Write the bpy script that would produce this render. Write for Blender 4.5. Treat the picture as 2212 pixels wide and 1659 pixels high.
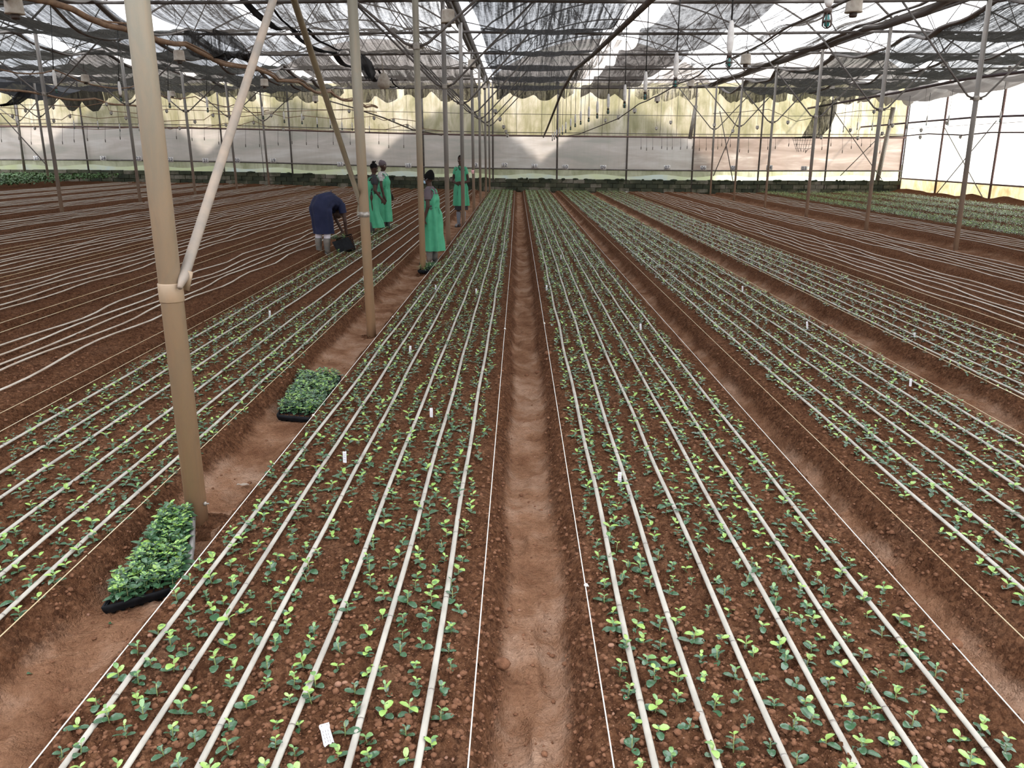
import bpy, math, random
import numpy as np
from mathutils import Vector, Matrix
random.seed(7)
RNG = np.random.default_rng(11)
C = bpy.context.scene.collection
SC = bpy.context.scene
for o in list(bpy.data.objects):
    bpy.data.objects.remove(o)

# ------------------------------------------------------------------ camera, world, sun, exposure
FPX, CAMZ, U0, V0, HZ = 1750.0, 1.85, 1106.0, 829.5, 329.0
PITCH = math.atan((V0 - HZ) / FPX)
YAW = math.atan(11 * math.cos(PITCH) / FPX)
cam_d = bpy.data.cameras.new('camera')
cam_d.sensor_width = 36.0
cam_d.lens = 36.0 * FPX / 2212
cam_d.clip_end = 500
cam = bpy.data.objects.new('camera', cam_d)
C.objects.link(cam)
cam.location = (0, 0, CAMZ)
cam.rotation_euler = (math.pi / 2 - PITCH, 0, YAW)
SC.camera = cam

world = bpy.data.worlds.new('sky')
SC.world = world
world.use_nodes = True
wn = world.node_tree
bg = wn.nodes['Background']
bg.inputs[0].default_value = (0.90, 0.93, 1.0, 1)
bg.inputs[1].default_value = 1.7

SUN_DIR = Vector((0.52, 0.58, 0.63)).normalized()     # towards the sun
sun_d = bpy.data.lights.new('sun', 'SUN')
sun_d.energy = 3.0
sun_d.angle = math.radians(4.0)
sun_d.color = (1.0, 0.93, 0.82)
sun = bpy.data.objects.new('sun', sun_d)
C.objects.link(sun)
sun.location = (40, 60, 60)
sun.rotation_euler = (-SUN_DIR).to_track_quat('-Z', 'Y').to_euler()

SC.view_settings.view_transform = 'Standard'
SC.view_settings.look = 'None'
SC.view_settings.gamma = 1
SC.view_settings.exposure = 1.25
SC.view_settings.use_curve_mapping = False
SC.cycles.max_bounces = 6
SC.cycles.diffuse_bounces = 4
SC.cycles.glossy_bounces = 2
SC.cycles.transmission_bounces = 3
SC.cycles.transparent_max_bounces = 14
SC.cycles.use_adaptive_sampling = True
SC.cycles.adaptive_threshold = 0.03
SC.cycles.use_denoising = True
SC.cycles.caustics_reflective = False
SC.cycles.caustics_refractive = False

# ------------------------------------------------------------------ photograph pixel -> point in the place
def ray(u, v):
    cp, sp = math.cos(PITCH), math.sin(PITCH)
    fw = FPX * cp - (v - V0) * sp
    up = -(v - V0) * cp - FPX * sp
    x = u - U0
    c, s = math.cos(YAW), math.sin(YAW)
    return (x * c - fw * s, x * s + fw * c, up)
def at_z(u, v, z):
    d = ray(u, v); t = (z - CAMZ) / d[2]
    return Vector((d[0] * t, d[1] * t, z))
def at_y(u, v, Y):
    d = ray(u, v); t = Y / d[1]
    return Vector((d[0] * t, Y, CAMZ + d[2] * t))
def at_x(u, v, X):
    d = ray(u, v); t = X / d[0]
    return Vector((X, d[1] * t, CAMZ + d[2] * t))

# ------------------------------------------------------------------ helpers
def link(o, parent=None):
    C.objects.link(o)
    if parent is not None:
        o.parent = parent
    return o
def tag(o, label=None, cat=None, group=None, kind=None):
    if label: o['label'] = label
    if cat: o['category'] = cat
    if group: o['group'] = group
    if kind: o['kind'] = kind
    return o
def empty(name, loc=(0, 0, 0), rz=0.0, parent=None):
    o = bpy.data.objects.new(name, None)
    o.empty_display_size = 0.1
    link(o, parent)
    o.location = loc
    o.rotation_euler = (0, 0, rz)
    return o

class MB:
    def __init__(self):
        self.v = []; self.f = []; self.m = []
    def add(self, vs, fs, mi=0):
        b = len(self.v)
        self.v += [tuple(p) for p in vs]
        self.f += [tuple(b + i for i in f) for f in fs]
        self.m += [mi] * len(fs)
    def box(self, c, s, rot=None, mi=0):
        x, y, z = s[0] / 2, s[1] / 2, s[2] / 2
        vs = [Vector((sx * x, sy * y, sz * z)) for sx in (-1, 1) for sy in (-1, 1) for sz in (-1, 1)]
        if rot is not None:
            vs = [rot @ p for p in vs]
        vs = [p + Vector(c) for p in vs]
        self.add(vs, [(0, 1, 3, 2), (4, 6, 7, 5), (0, 4, 5, 1), (2, 3, 7, 6), (0, 2, 6, 4), (1, 5, 7, 3)], mi)
    def tube(self, pts, r, n=8, flat=1.0, caps=True, mi=0):
        pts = [Vector(p) for p in pts]
        N = len(pts)
        rs = r if isinstance(r, (list, tuple)) else [r] * N
        vs = []; fs = []
        side = None
        for i, p in enumerate(pts):
            t = (pts[min(i + 1, N - 1)] - pts[max(i - 1, 0)])
            if t.length < 1e-9: t = Vector((0, 0, 1))
            t.normalize()
            if side is None:
                ref = Vector((0, 0, 1)) if abs(t.z) < 0.9 else Vector((1, 0, 0))
                side = t.cross(ref).normalized()
            else:
                side = (side - t * side.dot(t)).normalized()
            up = side.cross(t).normalized()
            for k in range(n):
                a = 2 * math.pi * k / n
                vs.append(p + side * math.cos(a) * rs[i] + up * math.sin(a) * rs[i] * flat)
        for i in range(N - 1):
            for k in range(n):
                k2 = (k + 1) % n
                fs.append((i * n + k, i * n + k2, (i + 1) * n + k2, (i + 1) * n + k))
        if caps:
            fs.append(tuple(range(n - 1, -1, -1)))
            fs.append(tuple((N - 1) * n + k for k in range(n)))
        self.add(vs, fs, mi)
    def lathe(self, prof, n=16, c=(0, 0, 0), mi=0, caps=True):
        vs = []; fs = []
        for r, z in prof:
            for k in range(n):
                a = 2 * math.pi * k / n
                vs.append((c[0] + r * math.cos(a), c[1] + r * math.sin(a), c[2] + z))
        for i in range(len(prof) - 1):
            for k in range(n):
                k2 = (k + 1) % n
                fs.append((i * n + k, i * n + k2, (i + 1) * n + k2, (i + 1) * n + k))
        if caps:
            fs.append(tuple(range(n - 1, -1, -1)))
            fs.append(tuple((len(prof) - 1) * n + k for k in range(n)))
        self.add(vs, fs, mi)
    def ball(self, c, r, n=10, m=7, mi=0, rot=None):
        r = r if isinstance(r, (list, tuple)) else (r, r, r)
        vs = []; fs = []
        for i in range(m + 1):
            th = math.pi * i / m
            for k in range(n):
                a = 2 * math.pi * k / n
                p = Vector((r[0] * math.sin(th) * math.cos(a), r[1] * math.sin(th) * math.sin(a), r[2] * math.cos(th)))
                if rot is not None: p = rot @ p
                vs.append(p + Vector(c))
        for i in range(m):
            for k in range(n):
                k2 = (k + 1) % n
                fs.append((i * n + k, (i + 1) * n + k, (i + 1) * n + k2, i * n + k2))
        self.add(vs, fs, mi)
    def cap(self, p0, p1, r0, r1, n=12):
        p0, p1 = Vector(p0), Vector(p1)
        d = (p1 - p0); L = d.length; t = d.normalized()
        pts = []; rs = []
        for a in (90, 60, 30):
            pts.append(p0 - t * r0 * math.sin(math.radians(a))); rs.append(max(1e-4, r0 * math.cos(math.radians(a))))
        pts.append(p0); rs.append(r0); pts.append(p1); rs.append(r1)
        for a in (30, 60, 90):
            pts.append(p1 + t * r1 * math.sin(math.radians(a))); rs.append(max(1e-4, r1 * math.cos(math.radians(a))))
        self.tube(pts, rs, n)
    def grid(self, P, closed=False, mi=0):
        nr = len(P); nc = len(P[0])
        vs = [p for row in P for p in row]; fs = []
        for i in range(nr - 1):
            for j in range(nc - (0 if closed else 1)):
                j2 = (j + 1) % nc
                fs.append((i * nc + j, i * nc + j2, (i + 1) * nc + j2, (i + 1) * nc + j))
        self.add(vs, fs, mi)
    def mesh(self, name, mats, smooth=True):
        me = bpy.data.meshes.new(name)
        me.from_pydata([tuple(p) for p in self.v], [], self.f)
        mats = mats if isinstance(mats, (list, tuple)) else [mats]
        for m in mats: me.materials.append(m)
        me.polygons.foreach_set('material_index', self.m)
        me.polygons.foreach_set('use_smooth', [smooth] * len(self.f))
        me.update()
        return me
    def build(self, name, mats, parent=None, smooth=True):
        return link(bpy.data.objects.new(name, self.mesh(name, mats, smooth)), parent)

def np_mesh(name, V, F, mats, mi=None, smooth=False):
    """V (n,3), F (m,k) all the same k"""
    me = bpy.data.meshes.new(name)
    n, m, k = len(V), len(F), F.shape[1]
    me.vertices.add(n); me.vertices.foreach_set('co', np.ascontiguousarray(V, dtype=np.float32).ravel())
    me.loops.add(m * k); me.loops.foreach_set('vertex_index', np.ascontiguousarray(F, dtype=np.int32).ravel())
    me.polygons.add(m)
    me.polygons.foreach_set('loop_start', np.arange(0, m * k, k, dtype=np.int32))
    me.polygons.foreach_set('loop_total', np.full(m, k, dtype=np.int32))
    for q in (mats if isinstance(mats, (list, tuple)) else [mats]): me.materials.append(q)
    if mi is not None: me.polygons.foreach_set('material_index', np.ascontiguousarray(mi, dtype=np.int32))
    me.polygons.foreach_set('use_smooth', np.full(m, smooth, dtype=bool))
    me.update(calc_edges=True)
    me.validate()
    return me

def _h(ix, iy, s):
    n = (ix.astype(np.int64) * 374761393 + iy.astype(np.int64) * 668265263 + s * 1442695041) & 0x7fffffff
    n = (n ^ (n >> 13)) * 1274126177 & 0x7fffffff
    n = (n ^ (n >> 16)) & 0xffffff
    return n / float(0xffffff)
def vn(x, y, s=0):
    x = np.asarray(x, float); y = np.asarray(y, float)
    ix, iy = np.floor(x), np.floor(y)
    fx, fy = x - ix, y - iy
    fx = fx * fx * (3 - 2 * fx); fy = fy * fy * (3 - 2 * fy)
    a, b = _h(ix, iy, s), _h(ix + 1, iy, s)
    c, d = _h(ix, iy + 1, s), _h(ix + 1, iy + 1, s)
    return (a * (1 - fx) + b * fx) * (1 - fy) + (c * (1 - fx) + d * fx) * fy

# ------------------------------------------------------------------ materials
def new_mat(name):
    m = bpy.data.materials.new(name); m.use_nodes = True
    nt = m.node_tree
    return m, nt, nt.nodes['Principled BSDF'], nt.nodes['Material Output']
def noise(nt, scale, detail=4, rough=0.6, vec=None, dist=0.0):
    n = nt.nodes.new('ShaderNodeTexNoise')
    n.inputs['Scale'].default_value = scale; n.inputs['Detail'].default_value = detail
    n.inputs['Roughness'].default_value = rough; n.inputs['Distortion'].default_value = dist
    if vec is not None: nt.links.new(vec, n.inputs['Vector'])
    return n.outputs['Fac']
def coords(nt, kind='Object', scale=(1, 1, 1)):
    t = nt.nodes.new('ShaderNodeTexCoord'); mp = nt.nodes.new('ShaderNodeMapping')
    mp.inputs['Scale'].default_value = scale
    nt.links.new(t.outputs[kind], mp.inputs[0])
    return mp.outputs[0]
def ramp(nt, fac, stops):
    r = nt.nodes.new('ShaderNodeValToRGB')
    els = r.color_ramp.elements
    while len(els) < len(stops): els.new(0.5)
    for e, (p, c) in zip(els, stops):
        e.position = p; e.color = (*c, 1) if len(c) == 3 else c
    nt.links.new(fac, r.inputs[0])
    return r.outputs[0]
def bump(nt, fac, strength=0.3, dist=0.01):
    b = nt.nodes.new('ShaderNodeBump')
    b.inputs['Strength'].default_value = strength; b.inputs['Distance'].default_value = dist
    nt.links.new(fac, b.inputs['Height'])
    return b.outputs[0]
def mixc(nt, fac, a, b):
    m = nt.nodes.new('ShaderNodeMix'); m.data_type = 'RGBA'
    for s, q in ((0, fac), (6, a), (7, b)):
        if isinstance(q, (int, float)): m.inputs[s].default_value = q
        elif isinstance(q, tuple): m.inputs[s].default_value = (*q, 1)
        else: nt.links.new(q, m.inputs[s])
    return m.outputs[2]
def pm(name, c1, c2=None, scale=8, rough=0.6, metal=0.0, bmp=0.0, bscale=None, coord='Object', stretch=(1, 1, 1), spec=0.5, lo=0.35, hi=0.65):
    m, nt, p, out = new_mat(name)
    vec = coords(nt, coord, stretch)
    p.inputs['Roughness'].default_value = rough; p.inputs['Metallic'].default_value = metal
    p.inputs['Specular IOR Level'].default_value = spec
    if c2 is None: p.inputs['Base Color'].default_value = (*c1, 1)
    else: nt.links.new(ramp(nt, noise(nt, scale, vec=vec), [(lo, c1), (hi, c2)]), p.inputs['Base Color'])
    if bmp: nt.links.new(bump(nt, noise(nt, bscale or scale * 3, vec=vec), bmp), p.inputs['Normal'])
    return m

M = {}
M['tube'] = pm('irrigation tube plastic', (0.40, 0.375, 0.325), (0.25, 0.23, 0.20), 14, 0.55, stretch=(1, 0.35, 1), lo=0.4, hi=0.75)
M['tube_warm'] = pm('dusty irrigation tube', (0.50, 0.46, 0.40), (0.33, 0.26, 0.20), 6, 0.6, stretch=(1, 0.3, 1))
M['string'] = pm('cream twine', (0.62, 0.54, 0.40), (0.50, 0.38, 0.22), 3, 0.8, stretch=(1, 0.5, 1))
M['string_white'] = pm('white twine', (0.75, 0.74, 0.70), (0.60, 0.57, 0.50), 3, 0.8)
M['steel'] = pm('weathered galvanised steel', (0.13, 0.115, 0.105), (0.075, 0.062, 0.055), 5, 0.6, 0.2)
M['steel_red'] = pm('rust toned steel', (0.15, 0.085, 0.075), (0.09, 0.055, 0.05), 5, 0.7, 0.1)
M['clamp'] = pm('galvanised clamp', (0.34, 0.32, 0.29), (0.20, 0.17, 0.14), 30, 0.5, 0.4)
def pole_mat(name, up, low, zmix):
    m, nt, p, out = new_mat(name)
    g = nt.nodes.new('ShaderNodeNewGeometry'); sx = nt.nodes.new('ShaderNodeSeparateXYZ')
    nt.links.new(g.outputs['Position'], sx.inputs[0])
    mr = nt.nodes.new('ShaderNodeMapRange'); mr.inputs['From Min'].default_value = zmix[0]; mr.inputs['From Max'].default_value = zmix[1]
    nt.links.new(sx.outputs['Z'], mr.inputs['Value'])
    v = coords(nt, 'Object', (1, 1, 0.28))
    nz = noise(nt, 9, 6, 0.65, vec=v, dist=0.8)
    ad = nt.nodes.new('ShaderNodeMath'); ad.operation = 'MULTIPLY_ADD'
    nt.links.new(nz, ad.inputs[0]); ad.inputs[1].default_value = 0.9; 
    sb = nt.nodes.new('ShaderNodeMath'); sb.operation = 'SUBTRACT'; nt.links.new(mr.outputs[0], sb.inputs[0]); sb.inputs[1].default_value = 0.45
    nt.links.new(sb.outputs[0], ad.inputs[2])
    col = mixc(nt, ad.outputs[0], low, up)
    fine = noise(nt, 22, 5, 0.7, vec=coords(nt, 'Object', (1, 1, 0.5)))
    col2 = mixc(nt, ramp(nt, fine, [(0.55, (0, 0, 0)), (0.85, (0.22, 0.22, 0.22))]), col, (0.16, 0.12, 0.08))
    nt.links.new(col2, p.inputs['Base Color'])
    p.inputs['Roughness'].default_value = 0.48; p.inputs['Metallic'].default_value = 0.15
    nt.links.new(bump(nt, fine, 0.12, 0.004), p.inputs['Normal'])
    return m
M['pole'] = pole_mat('dust stained pole', (0.205, 0.185, 0.140), (0.41, 0.255, 0.145), (-0.2, 2.6))
M['pole_far'] = pole_mat('far pole', (0.16, 0.145, 0.13), (0.36, 0.245, 0.17), (0.0, 1.8))
M['brace_dark'] = pm('olive brown brace', (0.10, 0.075, 0.045), (0.15, 0.115, 0.07), 4, 0.5, 0.1)
M['brace_pale'] = pm('pale dusty brace', (0.33, 0.255, 0.195), (0.22, 0.19, 0.16), 6, 0.55, 0.1)
M['cable'] = pm('jute wrapped cable', (0.28, 0.17, 0.10), (0.17, 0.10, 0.06), 9, 0.85)
M['cable_dark'] = pm('dark cable', (0.045, 0.035, 0.03), (0.09, 0.065, 0.05), 6, 0.7)
M['cable_purple'] = pm('dull mauve cable', (0.13, 0.085, 0.10), (0.08, 0.055, 0.06), 6, 0.7)
M['black_cord'] = pm('black cord', (0.012, 0.012, 0.012), None, rough=0.6)
M['cup'] = pm('beige plastic pot', (0.43, 0.38, 0.32), (0.30, 0.25, 0.20), 10, 0.6)
M['dark_plastic'] = pm('dark plastic', (0.03, 0.02, 0.016), (0.06, 0.035, 0.025), 12, 0.5)
M['sleeve'] = pm('milky lamp sleeve', (0.62, 0.60, 0.58), (0.46, 0.44, 0.42), 14, 0.45)
M['teal'] = pm('teal lamp cage', (0.02, 0.13, 0.12), (0.03, 0.22, 0.20), 20, 0.3)
M['black_tray'] = pm('black tray plastic', (0.004, 0.004, 0.005), (0.010, 0.011, 0.013), 20, 0.6, spec=0.1)
M['tray_side'] = pm('scuffed grey tray side', (0.30, 0.285, 0.27), (0.18, 0.17, 0.16), 20, 0.55)
M['tag'] = pm('white plastic marker', (0.55, 0.55, 0.57), (0.46, 0.46, 0.48), 20, 0.5, spec=0.2)
M['ink'] = pm('ink', (0.03, 0.03, 0.06), None, rough=0.8)
M['ink_red'] = pm('red ink', (0.35, 0.05, 0.04), None, rough=0.8)
M['ink_faint'] = pm('faded ink', (0.16, 0.11, 0.12), None, rough=0.8)
M['net'] = pm('net', (0.03, 0.03, 0.03), None, rough=0.9)
M['leaf_dark'] = pm('dark seedling leaf', (0.026, 0.080, 0.032), (0.058, 0.118, 0.062), 22, 0.22, spec=0.9)
M['leaf_mid'] = pm('mid seedling leaf', (0.085, 0.20, 0.045), (0.15, 0.26, 0.09), 18, 0.26, spec=0.9)
M['leaf_lime'] = pm('lime seedling leaf', (0.185, 0.34, 0.05), (0.28, 0.42, 0.11), 18, 0.28, spec=0.9)
M['crop'] = pm('dense green crop leaf', (0.028, 0.085, 0.022), (0.075, 0.16, 0.045), 3, 0.55)
M['stem'] = pm('seedling stem', (0.22, 0.30, 0.10), (0.30, 0.26, 0.12), 10, 0.6)
M['stone'] = pm('pale pebble', (0.30, 0.16, 0.10), (0.19, 0.095, 0.062), 9, 0.9)
M['clod'] = pm('soil clod', (0.115, 0.052, 0.028), (0.205, 0.098, 0.055), 40, 0.95, bmp=0.6, bscale=120, spec=0.15)

def soil_mat():
    m, nt, p, out = new_mat('red brown soil')
    g = nt.nodes.new('ShaderNodeNewGeometry')
    at = nt.nodes.new('ShaderNodeAttribute'); at.attribute_name = 'dry'
    pos = g.outputs['Position']
    n1 = noise(nt, 26, 6, 0.75, vec=pos); n2 = noise(nt, 3.2, 5, 0.6, vec=pos); n3 = noise(nt, 120, 4, 0.8, vec=pos)
    vo = nt.nodes.new('ShaderNodeTexVoronoi'); vo.inputs['Scale'].default_value = 62; nt.links.new(pos, vo.inputs['Vector'])
    vo2 = nt.nodes.new('ShaderNodeTexVoronoi'); vo2.inputs['Scale'].default_value = 150; nt.links.new(pos, vo2.inputs['Vector'])
    def mth(op, a, b):
        q = nt.nodes.new('ShaderNodeMath'); q.operation = op
        for i_, w_ in enumerate((a, b)):
            if isinstance(w_, (int, float)): q.inputs[i_].default_value = w_
            else: nt.links.new(w_, q.inputs[i_])
        return q.outputs[0]
    crumb = mth('ADD', mth('MULTIPLY', vo.outputs['Distance'], 0.55), mth('MULTIPLY', vo2.outputs['Distance'], 0.35))
    bed = ramp(nt, n1, [(0.30, (0.082, 0.034, 0.017)), (0.50, (0.160, 0.073, 0.038)), (0.72, (0.290, 0.145, 0.080))])
    path = ramp(nt, n2, [(0.30, (0.215, 0.100, 0.054)), (0.48, (0.350, 0.185, 0.108)), (0.66, (0.50, 0.315, 0.215))])
    path = mixc(nt, ramp(nt, n1, [(0.28, (0.6, 0.6, 0.6)), (0.46, (0, 0, 0))]), path, (0.14, 0.066, 0.040))
    ad = nt.nodes.new('ShaderNodeMath'); ad.operation = 'MULTIPLY_ADD'
    nt.links.new(n2, ad.inputs[0]); ad.inputs[1].default_value = 0.55; nt.links.new(at.outputs['Fac'], ad.inputs[2])
    sb = nt.nodes.new('ShaderNodeMath'); sb.operation = 'SUBTRACT'; nt.links.new(ad.outputs[0], sb.inputs[0]); sb.inputs[1].default_value = 0.275; sb.use_clamp = True
    col = mixc(nt, sb.outputs[0], bed, path)
    crv = nt.nodes.new('ShaderNodeSeparateColor'); nt.links.new(vo.outputs['Color'], crv.inputs[0])
    col = mixc(nt, mth('MULTIPLY', mth('MULTIPLY', mth('SUBTRACT', crv.outputs[0], 0.40), 1.1), mth('SUBTRACT', 1.0, mth('MULTIPLY', sb.outputs[0], 0.75))), col, (0.045, 0.020, 0.012))
    specks = ramp(nt, n3, [(0.70, (0, 0, 0)), (0.76, (0.5, 0.5, 0.5))])
    col = mixc(nt, specks, col, (0.22, 0.115, 0.075))
    nt.links.new(col, p.inputs['Base Color'])
    p.inputs['Roughness'].default_value = 0.95; p.inputs['Specular IOR Level'].default_value = 0.02
    mx = nt.nodes.new('ShaderNodeMath'); mx.operation = 'ADD'; nt.links.new(n1, mx.inputs[0])
    ml = nt.nodes.new('ShaderNodeMath'); ml.operation = 'MULTIPLY'; nt.links.new(n3, ml.inputs[0]); ml.inputs[1].default_value = 0.35
    nt.links.new(ml.outputs[0], mx.inputs[1])
    nt.links.new(bump(nt, mth('SUBTRACT', mx.outputs[0], crumb), 1.0, 0.034), p.inputs['Normal'])
    return m
M['soil'] = soil_mat()

def film_mat(name, stops, scale=0.5, stretch=(1, 1, 0.4), diffuse=0.3, streak=0.0, gloss=0.04):
    m, nt, p, out = new_mat(name)
    g = nt.nodes.new('ShaderNodeNewGeometry')
    mp = nt.nodes.new('ShaderNodeMapping'); mp.inputs['Scale'].default_value = stretch
    nt.links.new(g.outputs['Position'], mp.inputs[0])
    col = ramp(nt, noise(nt, scale, 7, 0.62, vec=mp.outputs[0], dist=0.5), stops)
    if streak:
        mp2 = nt.nodes.new('ShaderNodeMapping'); mp2.inputs['Scale'].default_value = (7, 7, 0.5)
        nt.links.new(g.outputs['Position'], mp2.inputs[0])
        s = ramp(nt, noise(nt, 1.2, 5, 0.7, vec=mp2.outputs[0]), [(0.50, (0, 0, 0)), (0.72, (streak,) * 3)])
        col = mixc(nt, s, col, (0.27, 0.25, 0.12))
    tr = nt.nodes.new('ShaderNodeBsdfTranslucent'); df = nt.nodes.new('ShaderNodeBsdfDiffuse'); gl = nt.nodes.new('ShaderNodeBsdfGlossy')
    gl.inputs['Roughness'].default_value = 0.35
    nt.links.new(col, tr.inputs[0]); nt.links.new(col, df.inputs[0])
    m1 = nt.nodes.new('ShaderNodeMixShader'); m1.inputs[0].default_value = diffuse
    nt.links.new(tr.outputs[0], m1.inputs[1]); nt.links.new(df.outputs[0], m1.inputs[2])
    m2 = nt.nodes.new('ShaderNodeMixShader'); m2.inputs[0].default_value = gloss
    nt.links.new(m1.outputs[0], m2.inputs[1]); nt.links.new(gl.outputs[0], m2.inputs[2])
    nt.links.new(m2.outputs[0], out.inputs[0])
    return m
M['film_roof'] = film_mat('roof film', [(0.3, (0.86, 0.89, 0.92)), (0.7, (0.93, 0.94, 0.95))], 0.6, (1, 0.5, 1), 0.10)
M['film_upper'] = film_mat('algae stained end film', [(0.32, (0.25, 0.235, 0.13)), (0.44, (0.38, 0.34, 0.215)), (0.55, (0.52, 0.46, 0.335)), (0.68, (0.68, 0.62, 0.52))], 1.0, (1, 1, 0.55), 0.30, 0.85)
M['film_curtain'] = film_mat('grey pink side curtain', [(0.34, (0.42, 0.40, 0.36)), (0.50, (0.56, 0.495, 0.46)), (0.64, (0.70, 0.65, 0.63))], 0.45, (0.5, 1, 3.2), 0.30, 0.12, 0.08)
M['film_peach'] = film_mat('peach side curtain', [(0.34, (0.27, 0.20, 0.165)), (0.50, (0.36, 0.275, 0.235)), (0.62, (0.46, 0.37, 0.325)), (0.70, (0.62, 0.55, 0.50))], 0.7, (0.6, 1, 3.5), 0.30, 0.12, 0.08)
M['film_foot'] = film_mat('stained foot film', [(0.35, (0.42, 0.43, 0.27)), (0.62, (0.66, 0.66, 0.50))], 1.6, (1, 1, 0.6), 0.3, 0.5)
M['film_strip'] = film_mat('lime edge strip', [(0.38, (0.88, 0.94, 0.60)), (0.52, (0.93, 0.96, 0.76)), (0.62, (0.86, 0.95, 0.92))], 0.35, (1, 1, 1), 0.1)
M['film_clear'] = film_mat('clear right film', [(0.3, (0.88, 0.88, 0.88)), (0.7, (0.94, 0.94, 0.93))], 0.6, (1, 1, 1), 0.08)
M['film_amber'] = film_mat('amber stained skirt film', [(0.32, (0.36, 0.25, 0.12)), (0.45, (0.48, 0.38, 0.21)), (0.58, (0.60, 0.53, 0.38)), (0.72, (0.40, 0.42, 0.22))], 1.1, (1, 1, 0.8), 0.3, 0.5)

def cloth_mat(name, col, cover, var, stretch=(9, 0.35, 1), tr_amt=0.12, bw=0.45, cw=0.35):
    """knitted shade net: yarn (diffuse + translucent) with the holes left open"""
    m, nt, p, out = new_mat(name)
    g = nt.nodes.new('ShaderNodeNewGeometry')
    mp = nt.nodes.new('ShaderNodeMapping'); mp.inputs['Scale'].default_value = stretch
    mp.inputs['Rotation'].default_value = (0, 0, 0.06)
    nt.links.new(g.outputs['Position'], mp.inputs[0])
    a = noise(nt, 1.3, 6, 0.72, vec=mp.outputs[0], dist=0.6)
    b = noise(nt, 14, 4, 0.8, vec=g.outputs['Position'])
    c = noise(nt, 0.35, 3, 0.5, vec=g.outputs['Position'])
    s1 = nt.nodes.new('ShaderNodeMath'); s1.operation = 'MULTIPLY_ADD'; nt.links.new(b, s1.inputs[0]); s1.inputs[1].default_value = bw; nt.links.new(a, s1.inputs[2])
    s2 = nt.nodes.new('ShaderNodeMath'); s2.operation = 'MULTIPLY_ADD'; nt.links.new(c, s2.inputs[0]); s2.inputs[1].default_value = cw; nt.links.new(s1.outputs[0], s2.inputs[2])
    mr = nt.nodes.new('ShaderNodeMapRange'); mid_ = 0.5 * (1 + bw + cw); mr.inputs['From Min'].default_value = mid_ - 0.12; mr.inputs['From Max'].default_value = mid_ + 0.13
    mr.inputs['To Min'].default_value = min(0.995, cover + var); mr.inputs['To Max'].default_value = max(0.0, cover - var)
    nt.links.new(s2.outputs[0], mr.inputs['Value'])
    df = nt.nodes.new('ShaderNodeBsdfDiffuse'); df.inputs[0].default_value = (*col, 1)
    tr = nt.nodes.new('ShaderNodeBsdfTranslucent'); tr.inputs[0].default_value = (*[min(1, q * 2.2) for q in col], 1)
    mm = nt.nodes.new('ShaderNodeMixShader'); mm.inputs[0].default_value = tr_amt
    nt.links.new(df.outputs[0], mm.inputs[1]); nt.links.new(tr.outputs[0], mm.inputs[2])
    tp = nt.nodes.new('ShaderNodeBsdfTransparent')
    m2 = nt.nodes.new('ShaderNodeMixShader'); nt.links.new(mr.outputs[0], m2.inputs[0])
    nt.links.new(tp.outputs[0], m2.inputs[1]); nt.links.new(mm.outputs[0], m2.inputs[2])
    nt.links.new(m2.outputs[0], out.inputs[0])
    return m
M['net_dark'] = cloth_mat('charcoal shade net', (0.040, 0.038, 0.037), 0.90, 0.14)
M['net_brown'] = cloth_mat('brown grey shade net', (0.060, 0.052, 0.047), 0.93, 0.09, (5, 0.8, 1))
M['net_light'] = cloth_mat('worn pale shade net', (0.085, 0.073, 0.062), 0.62, 0.60, (6.5, 0.07, 1), bw=0.22, cw=0.12)
M['net_green'] = cloth_mat('green grey shade net', (0.045, 0.043, 0.038), 0.90, 0.20, (7, 0.12, 1), bw=0.3, cw=0.2)
M['net_black'] = cloth_mat('black bundled net', (0.04, 0.04, 0.042), 0.97, 0.03)
M['net_left'] = cloth_mat('grey beige shade net', (0.075, 0.066, 0.058), 0.88, 0.17, (7, 0.2, 1))

def block_mat():
    m, nt, p, out = new_mat('mossy concrete block')
    g = nt.nodes.new('ShaderNodeNewGeometry')
    oi = nt.nodes.new('ShaderNodeObjectInfo')
    n = noise(nt, 1.3, 7, 0.7, vec=g.outputs['Position'])
    ad = nt.nodes.new('ShaderNodeMath'); ad.operation = 'MULTIPLY_ADD'; nt.links.new(oi.outputs['Random'], ad.inputs[0]); ad.inputs[1].default_value = 0.26; nt.links.new(n, ad.inputs[2])
    nt.links.new(ramp(nt, ad.outputs[0], [(0.40, (0.012, 0.015, 0.009)), (0.56, (0.030, 0.036, 0.020)), (0.68, (0.060, 0.062, 0.036)), (0.82, (0.16, 0.145, 0.115))]), p.inputs['Base Color'])
    p.inputs['Roughness'].default_value = 0.95
    nt.links.new(bump(nt, noise(nt, 20, 5, 0.7, vec=g.outputs['Position']), 0.5, 0.02), p.inputs['Normal'])
    return m
M['block'] = block_mat()
M['outside'] = pm('dry outside ground', (0.30, 0.22, 0.12), (0.22, 0.25, 0.10), 0.2, 0.95)
M['neighbour'] = pm('grey greenhouse cladding', (0.42, 0.45, 0.42), (0.32, 0.36, 0.33), 0.6, 0.6)

# ------------------------------------------------------------------ the terrain: a gentle fall to the right, raised beds, sunk paths
GX = [-45, -21, -15, -12.7, -6.6, -1.5, 9.75, 20, 60]
GZ = [0.50, 0.42, 0.33, 0.28, 0.11, 0.0, -0.115, -0.12, -0.12]
def gnd(x): return np.interp(x, GX, GZ)
def k_g(x): return (CAMZ - float(gnd(x))) / CAMZ
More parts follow.
